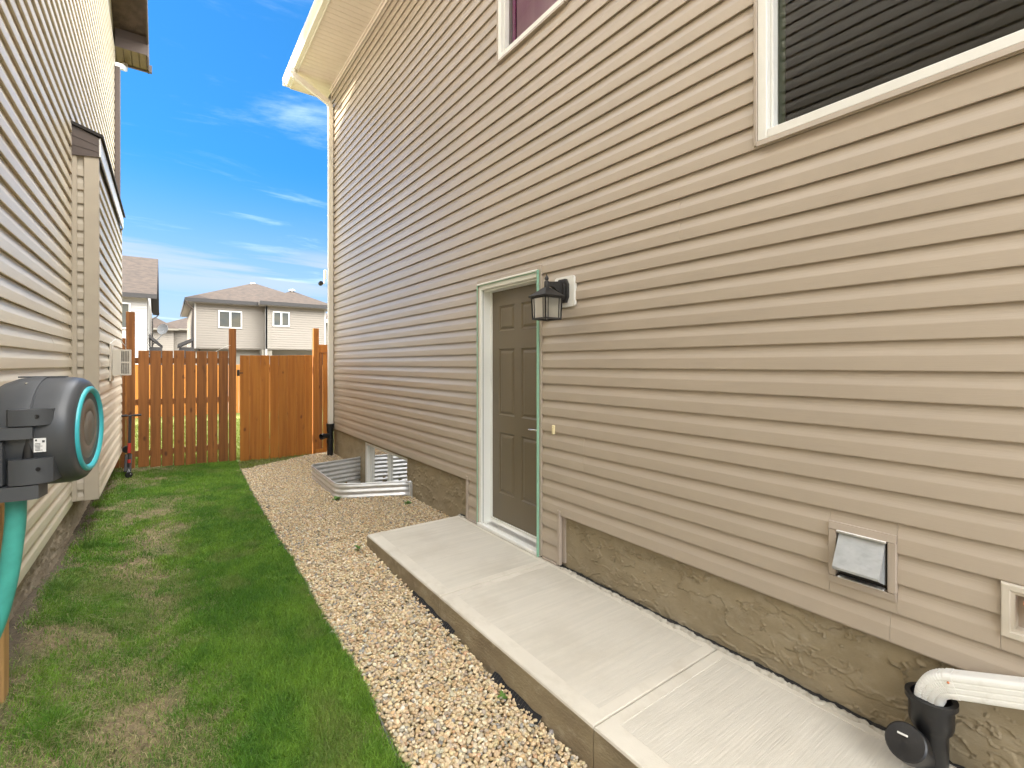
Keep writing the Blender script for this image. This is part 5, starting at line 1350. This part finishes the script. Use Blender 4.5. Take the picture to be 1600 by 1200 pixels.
def bulk(name, V, F, colors, m__, smooth=True):
    """V (n,k,3) F (m,3) colours (n,3) -> one mesh with per-instance tint"""
    n_, k_, _ = V.shape; m2 = F.shape[0]
    me_ = bpy.data.meshes.new(name)
    me_.vertices.add(n_ * k_); me_.vertices.foreach_set("co", V.reshape(-1).astype(np.float32))
    idx = (F[None] + (np.arange(n_) * k_)[:, None, None]).reshape(-1)
    me_.loops.add(len(idx)); me_.loops.foreach_set("vertex_index", idx.astype(np.int32))
    me_.polygons.add(n_ * m2); me_.polygons.foreach_set("loop_start", (np.arange(n_ * m2) * 3).astype(np.int32))
    me_.polygons.foreach_set("use_smooth", np.full(n_ * m2, smooth))
    at = me_.color_attributes.new("tint", 'FLOAT_COLOR', 'POINT')
    cc = np.ones((n_, k_, 4), np.float32); cc[:, :, :3] = colors[:, None, :]
    at.data.foreach_set("color", cc.reshape(-1))
    me_.update(calc_edges=True); me_.validate(); me_.materials.append(m__)
    return link(name, me_)
def in_gravel(x, y):
    ok = (x > border(y) + .012 - .06 * (RNG.random(np.shape(x)) < .05)) & (x < W + .018) & (y > 1.35) & (y < 8.74)
    ok &= ~((x > 1.417) & (y < 4.132))
    ok &= ~in_well(x, y, .012)
    # gravel runs out in front of the gate
    ok &= y < 8.06 + (x - .9) * .56 + .02 * np.sin(x * 23)
    return ok
pal = np.array([(.60, .46, .27), (.66, .53, .33), (.54, .38, .20), (.68, .58, .40), (.48, .38, .24), (.38, .32, .23), (.30, .285, .25), (.56, .36, .20), (.62, .46, .29), (.48, .42, .32), (.70, .64, .50)])
pw = np.array([.20, .20, .12, .13, .09, .05, .045, .025, .05, .05, .04]); pw /= pw.sum()
def pebbles(name, y0, y1, pitch_, sub_, layers, rmin, rmax):
    Vs = []; Cs = []
    bv, bf_ = ico(sub_)
    for lay in range(layers):
        gx2, gy2 = np.meshgrid(np.arange(.8, 2.4, pitch_), np.arange(y0, y1, pitch_))
        x = gx2.ravel() + (RNG.random(gx2.size) - .5) * pitch_ * 1.2 + lay * pitch_ * .5
        y = gy2.ravel() + (RNG.random(gx2.size) - .5) * pitch_ * 1.2 + lay * pitch_ * .5
        k = in_gravel(x, y); x, y = x[k], y[k]; n_ = len(x)
        r_ = rmin + (rmax - rmin) * RNG.random(n_) ** 1.6
        if lay: r_ *= .85
        ax = np.stack([r_ * (1.0 + .30 * RNG.random(n_)), r_ * (.78 + .2 * RNG.random(n_)), r_ * (.45 + .25 * RNG.random(n_))], 1)
        sh = bv[None] * (1 + .10 * RNG.standard_normal((n_, 3))[:, None, :] * np.sign(bv)[None] * .8)
        P_ = sh * ax[:, None, :]
        P_ = np.einsum('nij,nkj->nki', rotm(n_, 1.1), P_)
        z = ground(x, y) + .004 + lay * .012 + .010 * RNG.random(n_)
        P_ += np.stack([x, y, z], 1)[:, None, :]
        ci = RNG.choice(len(pal), n_, p=pw); c_ = pal[ci] * (.71 + .30 * RNG.random((n_, 1))) * (1 + .025 * RNG.standard_normal((n_, 3)))
        Vs.append(P_); Cs.append(np.clip(c_, .02, .85))
    return bulk(name, np.concatenate(Vs), bf_, np.concatenate(Cs), PEBBLE)
o = pebbles("gravel", 1.35, 4.3, .0185, 1, 2, .0088, .0160); o["kind"] = "stuff"; tag(o, "rounded cream and tan river pebbles along the foot of the concrete walk", "gravel")
o2 = pebbles("gravel", 4.3, 8.75, .0200, 0, 2, .0095, .0165); o2["kind"] = "stuff"; tag(o2, "rounded pebbles spread around the window well toward the gate", "gravel")

# ================================================================== GRASS (uncountable)
def lush(x, y):
    """0 bare .. 1 thick, thick along the pebble edge and near the fence"""
    edge = sst(.85, .25, border(y) - x)
    nn = fbm(x * 2.3, y * 1.5, 4, 50); n2 = fbm(x * 7, y * 7, 3, 60)
    q = .47 + .62 * edge + (nn - .5) * 1.5 + (n2 - .5) * 1.2
    q -= .25 * sst(.25, -.25, x) * sst(6.5, 3, y)
    return np.clip(q, .06, 1.15)
def grass(name, n_, y0, y1, hmin, hmax, wd):
    x = -.70 + RNG.random(n_) * 1.62; y = y0 + (y1 - y0) * RNG.random(n_)
    q = lush(x, y)
    bare = sst(-.50, -.64, x) * (1 - .35 * sst(.5, .6, vn(x * 6, y * 3, 71)))
    ok = (x < border(y) - .004 + .030 * (fbm(y * 9, x * 0, 3, 77) - .42)) & (RNG.random(n_) < q * 1.05 + .05) & (RNG.random(n_) > bare * .9) & (x > L + .02)
    x, y, q = x[ok], y[ok], q[ok]; n_ = len(x)
    tall = 1 + 1.3 * sst(.60, .74, fbm(x * 2.6, y * 2.6, 3, 90)) * sst(.3, -.3, x) * sst(5, 3, y)
    h = (hmin + (hmax - hmin) * RNG.random(n_)) * (.55 + .55 * q) * tall
    a = RNG.random(n_) * 2 * np.pi; lean = .25 + 1.0 * RNG.random(n_) ** 1.3
    dry = RNG.random(n_) > (.30 + .72 * q)
    lean = np.where(dry, 1.4 + .8 * RNG.random(n_), lean); h = np.where(dry, h * .9, h)
    w_ = wd * (.7 + .6 * RNG.random(n_))
    dxy = np.stack([np.cos(a), np.sin(a)], 1); pr = np.stack([-dxy[:, 1], dxy[:, 0]], 1)
    fa = RNG.random(n_) * np.pi; pr = np.stack([np.cos(fa), np.sin(fa)], 1)
    z = ground(x, y) - .003
    b_ = np.stack([x, y, z], 1)
    def pt(t, side_, wf):
        p = b_.copy(); bend = lean * t * t
        p[:, :2] += dxy * (h * bend)[:, None] * .8 + pr * (w_ * wf * side_)[:, None]
        p[:, 2] += h * t * np.clip(1 - .42 * bend, .12, 1) + .002
        return p
    V_ = np.stack([pt(0, -1, .5), pt(0, 1, .5), pt(.55, -1, .42), pt(.55, 1, .42), pt(1, 0, 0)], 1)
    F_ = np.array([(0, 1, 3), (0, 3, 2), (2, 3, 4)])
    g1 = np.array((.085, .215, .018)); g2 = np.array((.205, .360, .038)); st_ = np.array((.40, .35, .19)); st2 = np.array((.26, .27, .085))
    t = np.clip(RNG.random(n_) * .6 + (fbm(x * 3, y * 3, 3, 80) - .5) * 1.3 + (fbm(x * 16, y * 16, 2, 81) - .5) * 1.1 + .12, 0, 1)[:, None]
    yel = (sst(.55, .72, fbm(x * 4.2, y * 3.4, 3, 85)) * RNG.random(n_))[:, None] * .75
    c_ = g1 * (1 - t) + g2 * t; c_ = c_ * (1 - yel) + st2 * yel
    s2 = RNG.random((n_, 1)); c_ = np.where(dry[:, None], st_ * s2 + st2 * (1 - s2), c_)
    c_ = c_ * (.62 + .76 * RNG.random((n_, 1)))
    return bulk(name, V_, F_, c_, GRASSM, False)
g_ = grass("grass", 400000, 1.5, 4.4, .026, .068, .0028); g_["kind"] = "stuff"; tag(g_, "patchy green and straw coloured lawn in the foreground", "grass")
g_ = grass("grass", 260000, 4.4, 8.95, .022, .052, .0038); g_["kind"] = "stuff"; tag(g_, "green lawn running up to the cedar fence", "grass")
# grass just past the fence, in the sun
n_ = 60000
x = -1.5 + RNG.random(n_) * 5; y = 8.95 + RNG.random(n_) ** 1.4 * 7
z = ground(x, y); h = .03 + .03 * RNG.random(n_); a = RNG.random(n_) * 6.283
b_ = np.stack([x, y, z], 1); pr = np.stack([np.cos(a) * .004, np.sin(a) * .004, a * 0], 1); tip = b_ + np.stack([np.sin(a) * h * .5, np.cos(a) * h * .5, h], 1)
g_ = bulk("grass", np.stack([b_ - pr, b_ + pr, tip], 1), np.array([(0, 1, 2)]), np.array((.115, .145, .010)) * (.8 + .4 * RNG.random((n_, 1))), GRASSM, False)
g_["kind"] = "stuff"; tag(g_, "bright sunlit grass beyond the cedar fence", "grass")

n_ = 9000
x = .92 + RNG.random(n_) * 1.25; y = 8.0 + RNG.random(n_) * .8
k_ = (y > 8.08 + (x - .9) * .56 + .03 * np.sin(x * 23)) & (RNG.random(n_) < .75 * vn(x * 9, y * 9, 5) + .15); x, y = x[k_], y[k_]; n_ = len(x)
z = ground(x, y); h = .02 + .025 * RNG.random(n_); a = RNG.random(n_) * 6.283
b_ = np.stack([x, y, z], 1); pr = np.stack([np.cos(a) * .003, np.sin(a) * .003, a * 0], 1); tip = b_ + np.stack([np.sin(a) * h * .7, np.cos(a) * h * .7, h], 1)
g_ = bulk("grass", np.stack([b_ - pr, b_ + pr, tip], 1), np.array([(0, 1, 2)]), np.array((.20, .26, .05)) * (.6 + .7 * RNG.random((n_, 1))), GRASSM, False)
g_["kind"] = "stuff"; tag(g_, "thin grass on the bare soil strip at the foot of the gate", "grass")
# ================================================================== WEEDS
def weed(x, y, z, r_, n__, label, up=.7, h=.06):
    w_ = thing("weed", label, "weed", (x, y, z), 0, "weeds in the yard"); m_ = MB()
    for i in range(n__):
        a = i * 2.4 + random.random(); L_ = r_ * (.6 + .5 * random.random()); e_ = up * (.5 + random.random() * .7)
        d_ = Vector((math.cos(a) * math.cos(e_), math.sin(a) * math.cos(e_), math.sin(e_))); s__ = d_.cross(Vector((0, 0, 1))).normalized() * L_ * .20
        p = Vector((x, y, z + h * random.random() * .5)); q1 = p + d_ * L_ * .3; q2 = p + d_ * L_ * .7 + Vector((0, 0, -.1 * L_)); q3 = p + d_ * L_ + Vector((0, 0, -.3 * L_))
        m_.add([p, q1 - s__, q1 + s__, q2 - s__ * .8, q2 + s__ * .8, q3, q1 - d_ * .001 + Vector((0, 0, -.004)), q2 + Vector((0, 0, -.004))], [(0, 1, 6), (0, 6, 2), (1, 3, 7, 6), (6, 7, 4, 2), (3, 5, 7), (7, 5, 4)])
    part(m_, "leaves", LEAF, w_)
weed(1.585, 5.62, .07, .085, 22, "leafy green weed against the near corner of the window well")
weed(2.20, 5.02, .07, .07, 14, "small weed in the pebbles between window well and concrete walk")
weed(1.33, 4.05, .07, .05, 8, "tiny yellow green weed by the far corner of the concrete walk")
weed(1.36, 1.95, -.03, .05, 8, "tiny weed at the foot of the near end of the walk")
def thistle(x, y, n__, h, label):
    z = float(ground(x, y)); w_ = thing("weed", label, "weed", (x, y, z), 0, "weeds in the yard"); m_ = MB()
    for i in range(n__):
        a = random.random() * 6.28; hh = h * (.5 + .6 * random.random()); sp_ = .05 + .08 * random.random()
        p0 = Vector((x + random.uniform(-.04, .04), y + random.uniform(-.06, .06), z)); p1 = p0 + Vector((math.cos(a) * sp_ * .4, math.sin(a) * sp_ * .4, hh * .6)); p2_ = p0 + Vector((math.cos(a) * sp_, math.sin(a) * sp_, hh))
        m_.tube([p0, p1, p2_], [.0022, .0018, .0006], 4)
    part(m_, "stems", LEAF, w_)
thistle(-.53, 5.35, 26, .20, "wispy weeds growing at the foundation below the chase")
thistle(-.55, 4.15, 22, .13, "tuft of long grass by the neighbour's foundation")
